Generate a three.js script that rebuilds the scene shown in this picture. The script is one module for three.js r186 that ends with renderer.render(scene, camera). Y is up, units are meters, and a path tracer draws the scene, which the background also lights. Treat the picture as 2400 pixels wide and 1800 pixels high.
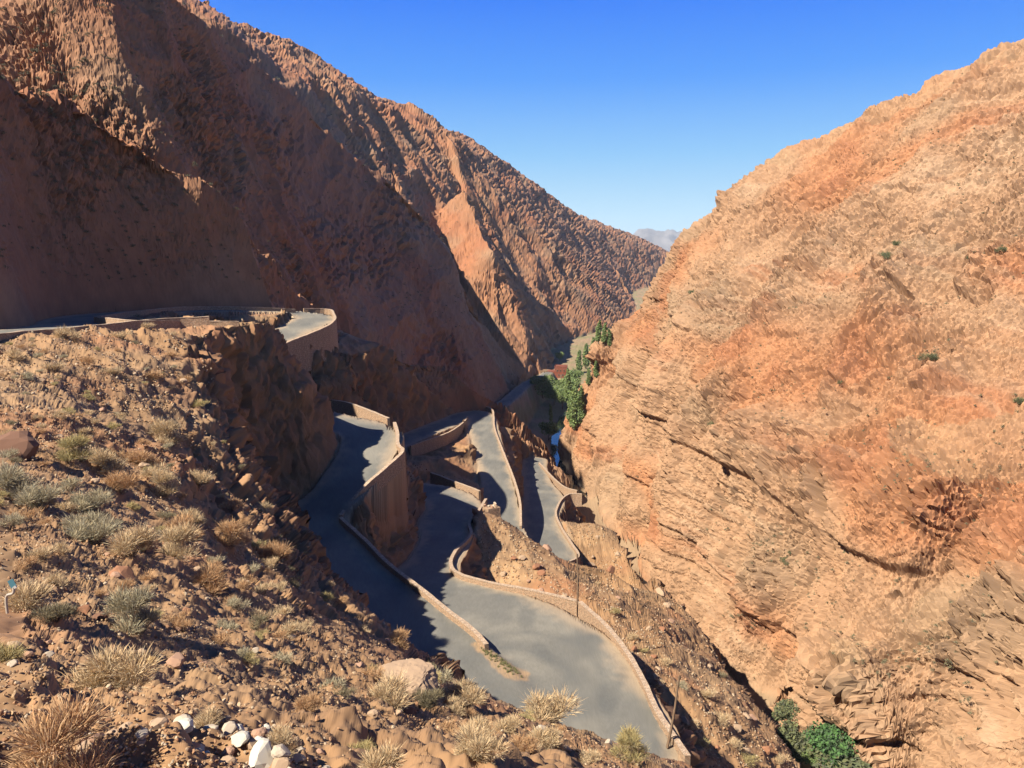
import * as THREE from 'three';
import { createNoise3D, createNoise2D } from 'simplex-noise';
import { mergeGeometries, mergeVertices, toCreasedNormals } from 'three/addons/utils/BufferGeometryUtils.js';

// ---------------------------------------------------------------- camera, sky, sun, exposure
const EYE = 90;                                   // eye height above the river bed, metres
const PITCH = 9.2 * Math.PI / 180;
const FPX = 1845;                                 // focal length in units where the picture is 2400 x 1800
const scene = new THREE.Scene();
const camera = new THREE.PerspectiveCamera(2 * Math.atan(900 / FPX) * 180 / Math.PI, 4 / 3, 0.1, 16000);
camera.position.set(0, EYE, 0);
camera.rotation.x = -PITCH;
scene.add(camera);
const renderer = new THREE.WebGLRenderer({ antialias: true });
renderer.toneMapping = THREE.LinearToneMapping;
renderer.toneMappingExposure = 2.6;
renderer.shadowMap.enabled = true;

const SUN_TRAVEL = new THREE.Vector3(0.95, 0, -0.31).normalize();
const SUN_UP = 50 * Math.PI / 180;
const sunTo = new THREE.Vector3(-SUN_TRAVEL.x * Math.cos(SUN_UP), Math.sin(SUN_UP), -SUN_TRAVEL.z * Math.cos(SUN_UP));
const sun = new THREE.DirectionalLight(new THREE.Color().setRGB(1.0, 0.9, 0.75), 5);
sun.position.copy(sunTo).multiplyScalar(900); sun.position.y += EYE;
sun.target.position.set(0, EYE - 40, -250);
sun.castShadow = true;
sun.shadow.camera.left = -700; sun.shadow.camera.right = 700; sun.shadow.camera.top = 700; sun.shadow.camera.bottom = -700; sun.shadow.camera.far = 3000;
sun.shadow.mapSize.set(4096, 4096);
scene.add(sun, sun.target);

{ // clear deep-blue sky, paling towards the horizon; the same all the way round
  const W = 64, H = 512, d = new Float32Array(W * H * 4);
  const stops = [[-90, 0.1846, 0.2123, 0.2308], [-2, 0.2400, 0.2862, 0.3138], [0, 0.2400, 0.3138, 0.3554], [3, 0.1938, 0.2954, 0.3646], [7, 0.1062, 0.2262, 0.3692], [12, 0.0369, 0.1362, 0.3785], [18, 0.0102, 0.0762, 0.3692], [26, 0.0092, 0.0531, 0.2492], [45, 0.0083, 0.0314, 0.1200], [90, 0.0074, 0.0231, 0.0738]];
  for (let j = 0; j < H; j++) {
    const el = ((j + .5) / H - .5) * 180;
    let k = 0; while (k < stops.length - 2 && el > stops[k + 1][0]) k++;
    const a = stops[k], b = stops[k + 1], t0 = Math.min(1, Math.max(0, (el - a[0]) / (b[0] - a[0])));
    for (let i = 0; i < W; i++) { const o = (j * W + i) * 4; for (let c = 0; c < 3; c++) d[o + c] = a[c + 1] + (b[c + 1] - a[c + 1]) * t0; d[o + 3] = 1; }
  }
  const t = new THREE.DataTexture(d, W, H, THREE.RGBAFormat, THREE.FloatType);
  t.mapping = THREE.EquirectangularReflectionMapping; t.magFilter = THREE.LinearFilter; t.minFilter = THREE.LinearFilter; t.needsUpdate = true;
  scene.background = t; scene.environment = t;
}

// ---------------------------------------------------------------- small helpers
let seedState = 1234567;
const rnd = () => { seedState = (seedState + 0x6d2b79f5) | 0; let t = Math.imul(seedState ^ (seedState >>> 15), 1 | seedState); t = (t + Math.imul(t ^ (t >>> 7), 61 | t)) ^ t; return ((t ^ (t >>> 14)) >>> 0) / 4294967296; };
const rr = (a, b) => a + (b - a) * rnd();
const n3 = createNoise3D(rnd), n2 = createNoise2D(rnd);
const clamp = (x, a, b) => x < a ? a : x > b ? b : x;
const mix = (a, b, t) => a + (b - a) * t;
const sstep = (a, b, x) => { const t = clamp((x - a) / (b - a), 0, 1); return t * t * (3 - 2 * t); };
const CP = Math.cos(PITCH), SP = Math.sin(PITCH);
// a sight line through the survey picture, then a point on it at horizontal distance D or at level e below the eye
const ray = (px, py) => { const u = (px - 1200) / FPX, v = (900 - py) / FPX; return [u, v * CP - SP, CP + v * SP]; };
const atD = (px, py, D) => { const [x, y, f] = ray(px, py), s = D / Math.hypot(x, f); return [x * s, y * s, -f * s]; };
const atE = (px, py, e) => { const [x, y, f] = ray(px, py), s = e / y; return [x * s, e, -f * s]; };
const project = (x, e, z) => { const f = -z * CP - e * SP, v = e * CP - z * SP; return [1200 + FPX * x / f, 900 - FPX * v / f]; };

const used = new Map();
const numbered = (name) => { const n = used.get(name) ?? 0; used.set(name, n + 1); return n ? name + '_' + String(n).padStart(3, '0') : name; };
function tag(o, label, category, group, kind) { if (label) o.userData.label = label; if (category) o.userData.category = category; if (group) o.userData.group = group; if (kind) o.userData.kind = kind; return o; }
function add(o, name) { o.name = numbered(name); scene.add(o); o.traverse((m) => { if (m.isMesh) { m.castShadow = true; m.receiveShadow = true; } }); return o; }
function part(name, geo, mat, parent) { const m = new THREE.Mesh(geo, mat); m.name = name; m.castShadow = m.receiveShadow = true; parent.add(m); return m; }
// ---------------------------------------------------------------- terrain: all levels e are metres relative to the eye
class Spline { // cubic radial basis through scattered survey points
  constructor(pts, smooth = 0) {
    const n = pts.length, N = n + 3, A = [], b = [];
    for (let i = 0; i < N; i++) { A.push(new Float64Array(N)); b.push(0); }
    for (let i = 0; i < n; i++) {
      for (let j = 0; j < n; j++) A[i][j] = this.k(Math.hypot(pts[i][0] - pts[j][0], pts[i][2] - pts[j][2]));
      A[i][i] += smooth;
      A[i][n] = A[n][i] = 1; A[i][n + 1] = A[n + 1][i] = pts[i][0]; A[i][n + 2] = A[n + 2][i] = pts[i][2]; b[i] = pts[i][1];
    }
    for (let c = 0; c < N; c++) {
      let p = c; for (let r = c + 1; r < N; r++) if (Math.abs(A[r][c]) > Math.abs(A[p][c])) p = r;
      [A[c], A[p]] = [A[p], A[c]]; [b[c], b[p]] = [b[p], b[c]];
      for (let r = c + 1; r < N; r++) { const f = A[r][c] / A[c][c]; if (f) { for (let k = c; k < N; k++) A[r][k] -= f * A[c][k]; b[r] -= f * b[c]; } }
    }
    const w = new Float64Array(N);
    for (let r = N - 1; r >= 0; r--) { let s = b[r]; for (let k = r + 1; k < N; k++) s -= A[r][k] * w[k]; w[r] = s / A[r][r]; }
    this.w = w; this.n = n; this.x = Float64Array.from(pts, (p) => p[0]); this.z = Float64Array.from(pts, (p) => p[2]);
  }
  k(r) { return r; }
  at(x, z) {
    const { w, n } = this; let s = w[n] + w[n + 1] * x + w[n + 2] * z;
    for (let i = 0; i < n; i++) { const dx = x - this.x[i], dz = z - this.z[i]; s += w[i] * Math.sqrt(dx * dx + dz * dz + 4); }
    return s;
  }
}
Spline.prototype.k = (r) => Math.sqrt(r * r + 4);

// crest line with a slope on either side: the ground falls away from it
class Ridge {
  constructor(pts, left, right, knee = 0, steep = 0) { // left / right: fall per metre on either hand when walking along the points
    this.p = pts; this.l = left; this.r = right;
    this.knee = knee; this.steep = steep; // beyond knee metres the ground falls more steeply
  }
  at(x, z, best) {
    const p = this.p;
    for (let i = 0; i + 1 < p.length; i++) {
      const a = p[i], b = p[i + 1], top = a[1] > b[1] ? a[1] : b[1];
      if (top < best) continue;
      const dx = b[0] - a[0], dz = b[2] - a[2], L2 = dx * dx + dz * dz, t = clamp(((x - a[0]) * dx + (z - a[2]) * dz) / L2, 0, 1);
      const ex = x - a[0] - dx * t, ez = z - a[2] - dz * t, d = Math.sqrt(ex * ex + ez * ez);
      if (d < 1e-6) { best = Math.max(best, a[1] + (b[1] - a[1]) * t); continue; }
      const side = (dx * ez - dz * ex) / (Math.sqrt(L2) * d); // +1 right hand
      let h = a[1] + (b[1] - a[1]) * t - d * mix(this.l, this.r, side * .5 + .5);
      if (this.knee && d > this.knee && side > 0) h -= (d - this.knee) * this.steep * side;
      if (h > best) best = h;
    }
    return best;
  }
}

// ---- roads: centre lines [x, e, z, half width]
const R1 = [[-80, -6.6, -34, 4], [-58, -7.3, -64, 5], [-51.5, -7.9, -84, 5.4], [-54, -8.5, -99, 5.4], [-62, -8.9, -113, 4], [-66, -9.3, -127, 4], [-62, -9.8, -143, 4], [-53, -10.6, -157, 4], [-46, -11.4, -164.5, 4], [-41.5, -12, -163, 4], [-39.5, -12.6, -156, 4], [-41.5, -13.8, -146, 3.8], [-44, -15.2, -137, 3.8]];
const R2 = [[-44, -26, -134, 4], [-36, -26.4, -131, 4.4], [-29, -26.9, -126.5, 5], [-22.2, -27.5, -121, 4.6], [-21.6, -28.8, -114, 4.0], [-23.1, -31.2, -106, 3.9], [-25.8, -33.9, -99.5, 4], [-23.4, -35.8, -93.5, 4.4], [-16.8, -37.8, -87.4, 4.4], [-10.6, -39.4, -81.6, 4.4], [-5.5, -40.6, -75.5, 5], [-1, -41.2, -68, 7], [4.8, -41.4, -62.5, 9], [5.5, -41.5, -72, 6.6], [3.5, -41.6, -79.5, 6.6], [-1.2, -41.9, -86.4, 6.6], [-7.2, -42.6, -93.8, 6], [-11.8, -43.5, -102, 4.2], [-11.5, -44.2, -110, 3.3], [-10.7, -45, -121, 3.6], [-11.6, -45.7, -131, 4.2], [-11, -46.4, -143, 4.6], [-14.5, -46.9, -152, 4.6], [-23, -47.5, -158.5, 4.2], [-32, -48, -165, 4], [-38, -48.2, -174, 4], [-38, -48.4, -186, 4], [-33, -48.8, -197, 3.8], [-26.5, -49.2, -215, 3.8], [-18.5, -49.8, -236, 4], [-12, -50.3, -250, 5], [-10, -50.9, -243, 4.4], [-8, -51.8, -228, 3.9], [-6.6, -52.8, -213, 3.6], [-4.6, -54, -198, 3.5], [-3.2, -55.2, -185, 3.5], [-2.2, -56.6, -172, 3.6], [-1, -58, -161, 3.6], [1.6, -59.6, -152, 3.6], [6.5, -61, -148.6, 4], [9, -61.8, -156, 4], [7.4, -62.7, -174, 3.8], [7, -63.3, -187, 4], [8.6, -63.9, -202, 5], [7.3, -64.8, -222, 3.4], [7, -65.6, -238, 3.4], [7.6, -66.2, -252, 3.4]];
const R6 = [[-14, -72, -350, 3.4], [-6, -73.4, -385, 3.6], [0, -74.2, -415, 3.6], [4, -74.8, -440, 3.6], [10, -75.4, -470, 3.6], [17, -75.8, -492, 3.6], [24, -76.4, -520, 3.6]];
const ROADS = [R1, R2, R6];
const roadSegs = [];
const PADS = [[[-47, -9.0, -88, 5], [-41, -9.0, -96, 5], [-37, -9.1, -107, 3.5]], [[-50, -8.9, -104, 6], [-55, -9.2, -120, 6], [-53, -10.2, -136, 7], [-48, -11.2, -150, 4]], [[-43, -8.8, -110, 4], [-44, -10.4, -134, 6], [-46, -11.2, -152, 5]], [[-18, -49, -160, 5], [-14, -52, -178, 5]], [[-26, -49.6, -186, 6], [-19, -52, -205, 6], [-14, -52, -226, 3]]];
for (const r of ROADS) {
  // resample with a Catmull-Rom so that bends are round
  const c = new THREE.CatmullRomCurve3(r.map((p) => new THREE.Vector3(p[0], p[1], p[2])), false, 'centripetal'), w = r.map((p) => p[3]);
  const fine = [], K = 5;
  for (let i = 0; i < r.length - 1; i++) for (let k = 0; k < K; k++) { const t = (i + k / K) / (r.length - 1), v = c.getPoint(t); fine.push([v.x, v.y, v.z, mix(w[i], w[i + 1], k / K)]); }
  fine.push(r[r.length - 1]);
  r.fine = fine;
  for (let i = 0; i + 1 < fine.length; i++) roadSegs.push([fine[i], fine[i + 1]]);
}
for (const p of PADS) for (let i = 0; i + 1 < p.length; i++) roadSegs.push([p[i], p[i + 1], 1]);
// buckets of road segments for speed
const BK = 12, bucket = new Map();
for (const s of roadSegs) {
  const R = 34, x0 = Math.floor((Math.min(s[0][0], s[1][0]) - R) / BK), x1 = Math.floor((Math.max(s[0][0], s[1][0]) + R) / BK), z0 = Math.floor((Math.min(s[0][2], s[1][2]) - R) / BK), z1 = Math.floor((Math.max(s[0][2], s[1][2]) + R) / BK);
  for (let i = x0; i <= x1; i++) for (let j = z0; j <= z1; j++) { const k = i * 4096 + j; if (!bucket.has(k)) bucket.set(k, []); bucket.get(k).push(s); }
}

// ---- near hillside and the shoulder that carries the bends
const NEAR = [
  [0, -1.65, 1.5], [-3, -1.6, 0.5], [3, -2, 0], [-1.2, -1.75, -1.8], [.6, -2.0, -2], [-6, -1.8, 2], [-14, -1, 4], [8, -5.5, -1], [20, -13, 0], [36, -38, -12], [26, -29, -25], [24, -38, -42], [44, -62, -40], [48, -76, -66],
  ...[[0, 1600, 7], [260, 1560, 11], [600, 1660, 9], [900, 1740, 10], [1200, 1775, 13.5], [1200, 1690, 40], [1010, 1600, 30], [1010, 1555, 63], [1400, 1790, 46], [1560, 1810, 44],
    [0, 1450, 12.5], [0, 1300, 19], [0, 1100, 32], [0, 950, 50], [-30, 845, 74], [300, 1400, 17.5], [300, 1200, 32], [300, 1000, 54], [300, 850, 82], [500, 1300, 30], [500, 1150, 54], [500, 1000, 79], [480, 880, 92], [541, 762, 110], [561, 798, 108], [590, 860, 106], [505, 800, 103], [525, 855, 100], [620, 812, 113], [650, 880, 114], [690, 960, 116], [715, 1030, 117], [589, 1061, 103], [600, 1045, 101], [560, 965, 102], [625, 1000, 109], [60, 806, 82], [140, 800, 86], [220, 790, 90], [310, 780, 94], [400, 770, 98], [470, 762, 101], [700, 1450, 31], [700, 1310, 70], [660, 1210, 95], [617, 1130, 100],
    [850, 1500, 43], [800, 1380, 81], [900, 1485, 67], [640, 1100, 98], [760, 1300, 89], [-400, 1000, 55], [-400, 1400, 18], [-500, 860, 72], [-700, 1100, 50],
    [1660, 1790, 76], [1720, 1700, 90], [1640, 1560, 104], [1560, 1480, 109], [1480, 1400, 119], [1420, 1340, 134], [1400, 1230, 176], [1610, 1640, 84], [1240, 1265, 135], [1330, 1325, 138], [1420, 1390, 128], [1250, 1335, 118], [1380, 1420, 106], [1165, 1215, 131]].map((a) => atD(...a)),
  [16.5, -48.5, -80], [18, -49, -70], [18.5, -49, -60], [12.5, -49.5, -92], [5.5, -50, -99], [0, -51, -104], [-3.5, -52, -114], [-27, -22.6, -81], [-29.5, -21.5, -86], [-24.5, -25.5, -82], [-38, -9.5, -83], [-36, -10, -88], [-31.5, -12.5, -85], [3, -41.4, -68], [12, -42.5, -80], [-58, -5, -40], [-40, -3.5, -14], [-75, -3, -30], [-90, 4, -10],
  [-45, -9.5, -110], [-62, -9, -100], [-50, -11, -140], [-40, -13, -160], [-70, -8, -80], [-28, -33, -140], [-24, -38, -150], [-31, -30, -150], [-33, -24, -162], [-24, -46, -172], [-22, -50, -185], [-14, -52, -195], [-10, -52, -175], [-2, -51.5, -146], [-30, -40, -185], [-32, -34, -205], [-34, -26, -220],
  [5, -60, -215], [14, -69, -190], [16, -66, -165], [24, -75, -150], [17, -72, -215], [14, -76, -245], [19, -86, -280], [30, -88, -215], [48, -87, -160], [56, -87, -125], [62, -86, -98], [60, -84, -80], ...[[1420, 1250, 186], [1470, 1305, 168], [1530, 1355, 152], [1580, 1402, 142], [1650, 1482, 129], [1692, 1560, 120], [1760, 1640, 110], [1880, 1795, 96]].map((a) => atD(...a)), [0, -58, -235], [4, -58, -250],
  [-20, -52, -255], [-12, -60, -285], [-20, -58, -300], [-34, -58, -290],
];
const nearSpline = new Spline(NEAR, 0);
const promontory = [
  new Ridge([[-52, -9.2, -84], [-44, -9, -92], [-40, -9, -98], ...[[600, 758, 112], [638, 760, 117], [683, 828, 119], [732, 897, 121], [772, 974, 122], [790, 1022, 123]].map((a) => atD(...a))], .55, 2.1),
];
const crag = [[1378, 1172, 215], [1420, 1250, 186], [1470, 1305, 168], [1530, 1355, 152], [1580, 1402, 142], [1650, 1482, 129], [1692, 1560, 120], [1760, 1640, 110], [1880, 1795, 96], [2100, 1990, 84]].map((a) => atD(...a));
function cragCut(x, z) { // beyond the rocky edge the ground drops almost sheer into the gorge
  let best = 1e9, lim = 1e9;
  for (let i = 0; i + 1 < crag.length; i++) { const a = crag[i], b = crag[i + 1], dx = b[0] - a[0], dz = b[2] - a[2], t = clamp(((x - a[0]) * dx + (z - a[2]) * dz) / (dx * dx + dz * dz), 0, 1), ex = x - a[0] - dx * t, ez = z - a[2] - dz * t, d = Math.hypot(ex, ez); if (d < best) { best = d; const side = dx * ez - dz * ex; lim = side < 0 ? a[1] + (b[1] - a[1]) * t + .5 - d * 3 : 1e9; } }
  return lim;
}
// far side of the valley's left flank: big spurs, one behind the other
const P = (l) => l.map((a) => atD(...a));
const LEFT = [
  // S1 behind the upper bend, running down to the lit rib behind the third bend
  new Ridge(P([[-900, -350, 120], [-500, -260, 124], [-200, -130, 135], [0, 0, 146], [190, 135, 160], [335, 230, 166], [430, 310, 169], [500, 380, 173], [560, 500, 178], [640, 610, 190], [700, 700, 200], [800, 775, 220], [900, 832, 240], [1040, 857, 258], [1102, 911, 258], [1156, 937, 262], [1229, 991, 265], [1283, 1031, 270], [1302, 1075, 276]]), 1.8, 2.05),
  // S2
  new Ridge(P([[150, -330, 218], [300, -120, 225], [452, 36, 245], [588, 136, 282], [705, 246, 318], [796, 332, 350], [836, 372, 365], [918, 425, 395], [1028, 546, 445], [1117, 729, 490], [1180, 815, 520], [1231, 870, 540]]), 1.8, 2.3),
  // S3 and its lit nose
  new Ridge(P([[966, 248, 900], [1052, 314, 850], [1080, 400, 800], [1103, 480, 760], [1146, 587, 690], [1166, 720, 630], [1215, 800, 610], [1262, 838, 600]]), 1.6, 1.25),
  new Ridge(P([[868, 217, 860], [900, 330, 700], [940, 450, 600], [1010, 560, 560]]), 1.6, 1.25),
  new Ridge(P([[1085, 440, 680], [1120, 520, 640], [1150, 590, 600], [1168, 715, 565], [1195, 800, 550]]), 1.8, .85),
  // S4
  new Ridge(P([[1128, 342, 1150], [1165, 430, 1050], [1190, 540, 950], [1215, 620, 880], [1270, 720, 820], [1330, 795, 790]]), 1.6, 1.2),
  // S5
  new Ridge(P([[1248, 429, 1400], [1285, 540, 1180], [1310, 600, 1090], [1345, 690, 990], [1425, 780, 930]]), 1.6, 1.2),
  new Ridge(P([[1313, 477, 1550], [1350, 560, 1300], [1400, 650, 1150], [1480, 750, 1060]]), 1.3, .9),
  // S6
  new Ridge(P([[1378, 510, 1700], [1425, 605, 1450], [1480, 690, 1320], [1540, 760, 1250], [1620, 812, 1130]]), 1.3, .85),
  // the rim of the plateau
  new Ridge(P([[300, -110, 500], [456, -6, 560], [521, 38, 620], [694, 103, 750]]), .3, .75, 60, .7),
  new Ridge(P([[694, 103, 750], [803, 174, 800], [868, 217, 850], [944, 243, 880], [958, 238, 890], [1009, 286, 930], [1063, 304, 1020], [1128, 342, 1150], [1204, 396, 1300], [1248, 429, 1400], [1313, 477, 1550], [1378, 510, 1700], [1465, 542, 1950], [1519, 564, 2150], [1610, 612, 2600]]), .25, .68, 50, .6),
];
// ---- the wall across the river
const RIGHT = new Spline([
  ...[[1312, 1062, 330], [1342, 940, 335], [1405, 828, 336], [1500, 756, 336], [1515, 722, 337], [1546, 650, 338], [1636, 530, 336], [1730, 450, 326], [1870, 372, 312], [2000, 300, 300], [2200, 200, 285], [2400, 135, 270], [2700, 60, 260], [3200, 0, 250],
    [1400, 1180, 275], [1400, 1050, 288], [1410, 950, 302], [1450, 870, 322], [1500, 1300, 225], [1500, 1150, 240], [1500, 1000, 255], [1500, 880, 285], [1560, 760, 300],
    [1600, 1400, 190], [1600, 1200, 203], [1600, 1000, 223], [1600, 800, 252], [1620, 640, 292],
    [1800, 1600, 146], [1800, 1400, 163], [1800, 1200, 176], [1800, 1000, 198], [1800, 750, 234], [1800, 560, 272],
    [2000, 1790, 121], [2000, 1600, 131], [2000, 1420, 146], [2000, 1250, 156], [2000, 1000, 182], [2000, 750, 213], [2000, 500, 252],
    [2200, 1800, 117], [2200, 1500, 134], [2200, 1350, 146], [2200, 1180, 152], [2200, 1000, 174], [2200, 750, 203], [2200, 450, 240],
    [2400, 1800, 108], [2400, 1500, 126], [2400, 1250, 143], [2400, 1000, 165], [2400, 750, 193], [2400, 400, 230], [2800, 1500, 120], [2800, 900, 170], [2800, 400, 215], [3300, 1300, 120], [3300, 600, 190]].map((a) => atD(...a)),
  [60, -88, -108], [49, -88, -140], [41, -88, -185], [35, -88, -232], [28, -88, -290], [25, -88, -322], [110, -86, -60],
  [22, -94, -345], [30, -92, -372], [50, -84, -400], [75, -60, -420], [120, -30, -440], [180, 0, -430], [260, 40, -330], [80, -90, -520], [200, -60, -560], [330, 0, -450],
], 0);
const river = [[110, -40], [70, -78], [55, -105], [45, -135], [38, -178], [31, -225], [24, -280], [20.5, -315], [20, -350], [25, -395], [34, -450], [50, -520], [100, -600], [195, -720], [350, -900], [520, -1200], [760, -1600]];
function riverDist(x, z) { let b = 1e9; for (let i = 0; i + 1 < river.length; i++) { const a = river[i], c = river[i + 1], dx = c[0] - a[0], dz = c[1] - a[1], t = clamp(((x - a[0]) * dx + (z - a[1]) * dz) / (dx * dx + dz * dz), 0, 1), d = Math.hypot(x - a[0] - dx * t, z - a[1] - dz * t); if (d < b) b = d; } return b; }

const riverX = (z) => { for (let i = 0; i + 1 < river.length; i++) if (z <= river[i][1] && z > river[i + 1][1]) return mix(river[i][0], river[i + 1][0], (river[i][1] - z) / (river[i][1] - river[i + 1][1])); return z > river[0][1] ? 110 + (z + 40) : river[river.length - 1][0]; };
const rightLevel = (x, z, over) => { const r = RIGHT.at(x, z); return over < 4 ? r - (4 - over) * 2.5 : r; };
const T = { h: 0, road: 99, kind: 0, roadE: 0 }; // result of terrain(): level, metres outside the nearest carriageway (negative inside), region
function terrain(x, z, wantKind) {
  const D2 = x * x + z * z;
  // base shoulder, fading out beyond the third bend
  let h = -200, kind = 0;
  const rx = riverX(z), over = x - rx;
  if (z > -330 && x < 80) { h = nearSpline.at(x, z); const f = sstep(-265, -320, z); if (f > 0) h = mix(h, -140, f); if (over > -5) h -= (over + 5) * 2.5; if (x > 8 && z < -60 && z > -215) { const c = cragCut(x, z); if (c < h) h = c; } kind = 1; }
  if (D2 < 200 * 200) for (const r of promontory) { const q = r.at(x, z, h); if (q > h) { h = q; kind = 2; } }
  let l = -400;
  if (x < 120 || z < -500) { for (const r of LEFT) l = r.at(x, z, l); if (over > -6) l -= (over + 6) * 2.5; if (l > h) { h = l; kind = 3; } }
  if (x > 8 && z > -700) { const r = rightLevel(x, z, over); if (r > h) { h = r; kind = 4; } }
  // valley floor
  const rd = z < -60 || x > 20 ? riverDist(x, z) : 99;
  const wide = z < -360 ? 24 + sstep(-360, -600, z) * 22 : 7;
  const floor = -87.4 + sstep(2, wide, rd) * 1.6 + sstep(-300, -1600, z) * 20 + sstep(wide, wide * 3, rd) * 3;
  if (h < floor) { h = floor; kind = 5; }
  // roads: banks below, cuttings above
  T.road = 99;
  const bk = z > -560 && D2 < 560 * 560 ? bucket.get(Math.floor(x / BK) * 4096 + Math.floor(z / BK)) : undefined;
  if (bk) {
    let fill = -1e9, cut = 1e9, pad = 1e9, near = 99, re = 0, sw = 0, se = 0;
    for (let i = 0; i < bk.length; i++) {
      const a = bk[i][0], b = bk[i][1], dx = b[0] - a[0], dz = b[2] - a[2];
      const t = clamp(((x - a[0]) * dx + (z - a[2]) * dz) / (dx * dx + dz * dz + 1e-9), 0, 1), d = Math.hypot(x - a[0] - dx * t, z - a[2] - dz * t) - (a[3] + (b[3] - a[3]) * t) - .45, e = a[1] + (b[1] - a[1]) * t;
      const o = d > 0 ? d : 0;
      if (bk[i][2]) { const c = e + o * 2.2; if (c < pad) pad = c; continue; }
      if (d < near) { near = d; re = e; }
      if (d < 0) { const q = d * d * d * d; sw += q; se += q * e; }
      const f = e - 1.7 * sstep(.35, 1.05, o) - Math.max(0, o - .7) * 1.5 - Math.max(0, o - 5) * 1.5; if (f > fill) fill = f;
      const c = e + Math.max(0, o - .5) * 4; if (c < cut) cut = c;
    }
    if (pad < h) h = pad;
    if (near > 0) { const fl = Math.min(fill, cut); if (near < 34 && fl > h) h = fl; if (cut < h) h = cut; }
    else { if (sw > 0) re = se / sw; h = re; }
    T.road = near; T.roadE = re;
  }
  T.h = h; T.kind = kind;
  return h;
}
// ---------------------------------------------------------------- terrain mesh: a fan of profiles, closer together where the ground shows more
const QUALITY = 1;
const rays = [];
{ const half = 33.6; for (let a = -64; a < -half; a += .55) rays.push(a); const n = Math.round(870 * QUALITY); for (let i = 0; i <= n; i++) { const t = i / n * 2 - 1; rays.push(Math.atan(t * Math.tan(half * Math.PI / 180)) * 180 / Math.PI); } for (let a = half + .5; a < 62; a += .55) rays.push(a); }
const NR = rays.length, NS = Math.round(880 * QUALITY);
const rAxis = []; { let r = 1.0; while (r < 2700) { rAxis.push(r); r += clamp(r * .0042, .03, 9); } }
const NA = rAxis.length;
const lvl = new Float32Array(NR * NA), dens = new Float32Array(NR * NA);
for (let i = 0; i < NR; i++) {
  const a = rays[i] * Math.PI / 180, sx = Math.sin(a), cz = -Math.cos(a);
  let top = -1e9; const isWall = [];
  for (let k = 0; k < NA; k++) { const r = rAxis[k]; lvl[i * NA + k] = terrain(sx * r, cz * r); isWall[k] = T.kind === 4 ? 1 : 0; }
  for (let k = 1; k < NA; k++) {
    const r0 = rAxis[k - 1], r1 = rAxis[k], h0 = lvl[i * NA + k - 1], h1 = lvl[i * NA + k], s1 = h1 / r1, s0 = h0 / r0, arc = Math.hypot(r1 - r0, h1 - h0) / r1;
    let w = arc * .03;
    if (s1 > top - .012) { w += Math.abs(s1 - s0) + (r1 < 3.5 ? .15 : r1 < 48 ? .5 : r1 < 260 ? .5 : .14) * arc; }
    if (s1 > top) top = s1;
    if (r1 < 2.6) w *= .6;
    if (isWall[k] && isWall[k - 1] && isWall[Math.min(NA - 1, k + 3)]) w = arc * .004;
    dens[i * NA + k] = w + 2e-6;
  }
}
// blend the spacing between neighbouring profiles so that the mesh stays even
const dens2 = new Float32Array(NR * NA);
{ const B = 14; for (let k = 0; k < NA; k++) { for (let i = 0; i < NR; i++) { let s = 0, c = 0; for (let j = -B; j <= B; j += 2) { const q = i + j; if (q >= 0 && q < NR) { s += dens[q * NA + k]; c++; } } dens2[i * NA + k] = s / c; } } }
const rOf = new Float32Array(NR * NS);
{ const cum = new Float64Array(NA);
  for (let i = 0; i < NR; i++) {
    cum[0] = 0; for (let k = 1; k < NA; k++) { const o = i * NA + k; cum[k] = cum[k - 1] + (dens2[o] + (k > 1 ? dens2[o - 1] : dens2[o]) + (k < NA - 1 ? dens2[o + 1] : dens2[o])) / 3; }
    const tot = cum[NA - 1]; let k = 0;
    for (let s = 0; s < NS; s++) { const w = tot * s / (NS - 1); while (k < NA - 2 && cum[k + 1] < w) k++; const t = clamp((w - cum[k]) / (cum[k + 1] - cum[k] + 1e-12), 0, 1); rOf[i * NS + s] = rAxis[k] + (rAxis[k + 1] - rAxis[k]) * t; }
  } }

// ---- rock relief
const ridged = (x, y, z) => 1 - Math.abs(n3(x, y, z));
// cellular blocks: each cell of rock stands out or back by its own amount, with a joint between
const hash3 = (i, j, k) => { let h = Math.imul(i, 374761393) + Math.imul(j, 668265263) + Math.imul(k, 1274126177) | 0; h = Math.imul(h ^ (h >>> 13), 1274126177); return ((h ^ (h >>> 16)) >>> 0) / 4294967296; };
function blocks(x, y, z, joint) {
  const i0 = Math.floor(x), j0 = Math.floor(y), k0 = Math.floor(z); let f1 = 9, f2 = 9, id = 0;
  for (let i = i0 - 1; i <= i0 + 1; i++) for (let j = j0 - 1; j <= j0 + 1; j++) for (let k = k0 - 1; k <= k0 + 1; k++) {
    const a = hash3(i, j, k), dx = i + .1 + .8 * a - x, dy = j + .1 + .8 * ((a * 57.31) % 1) - y, dz = k + .1 + .8 * ((a * 913.7) % 1) - z, d = dx * dx + dy * dy + dz * dz;
    if (d < f1) { f2 = f1; f1 = d; id = (a * 7919.3) % 1; } else if (d < f2) f2 = d;
  }
  const edge = Math.sqrt(f2) - Math.sqrt(f1);
  return id - .5 - joint * (1 - sstep(0, .16, edge));
}
const onWall = (px, py) => { const [x, y, f] = ray(px, py), L = Math.hypot(x, f); for (let r = 100; r < 400; r += .6) { const X = x / L * r, Z = -f / L * r, h = rightLevel(X, Z, X - riverX(Z)); if (h >= y / L * r) return [X, h, Z]; } return [0, -500, 0]; };
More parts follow.
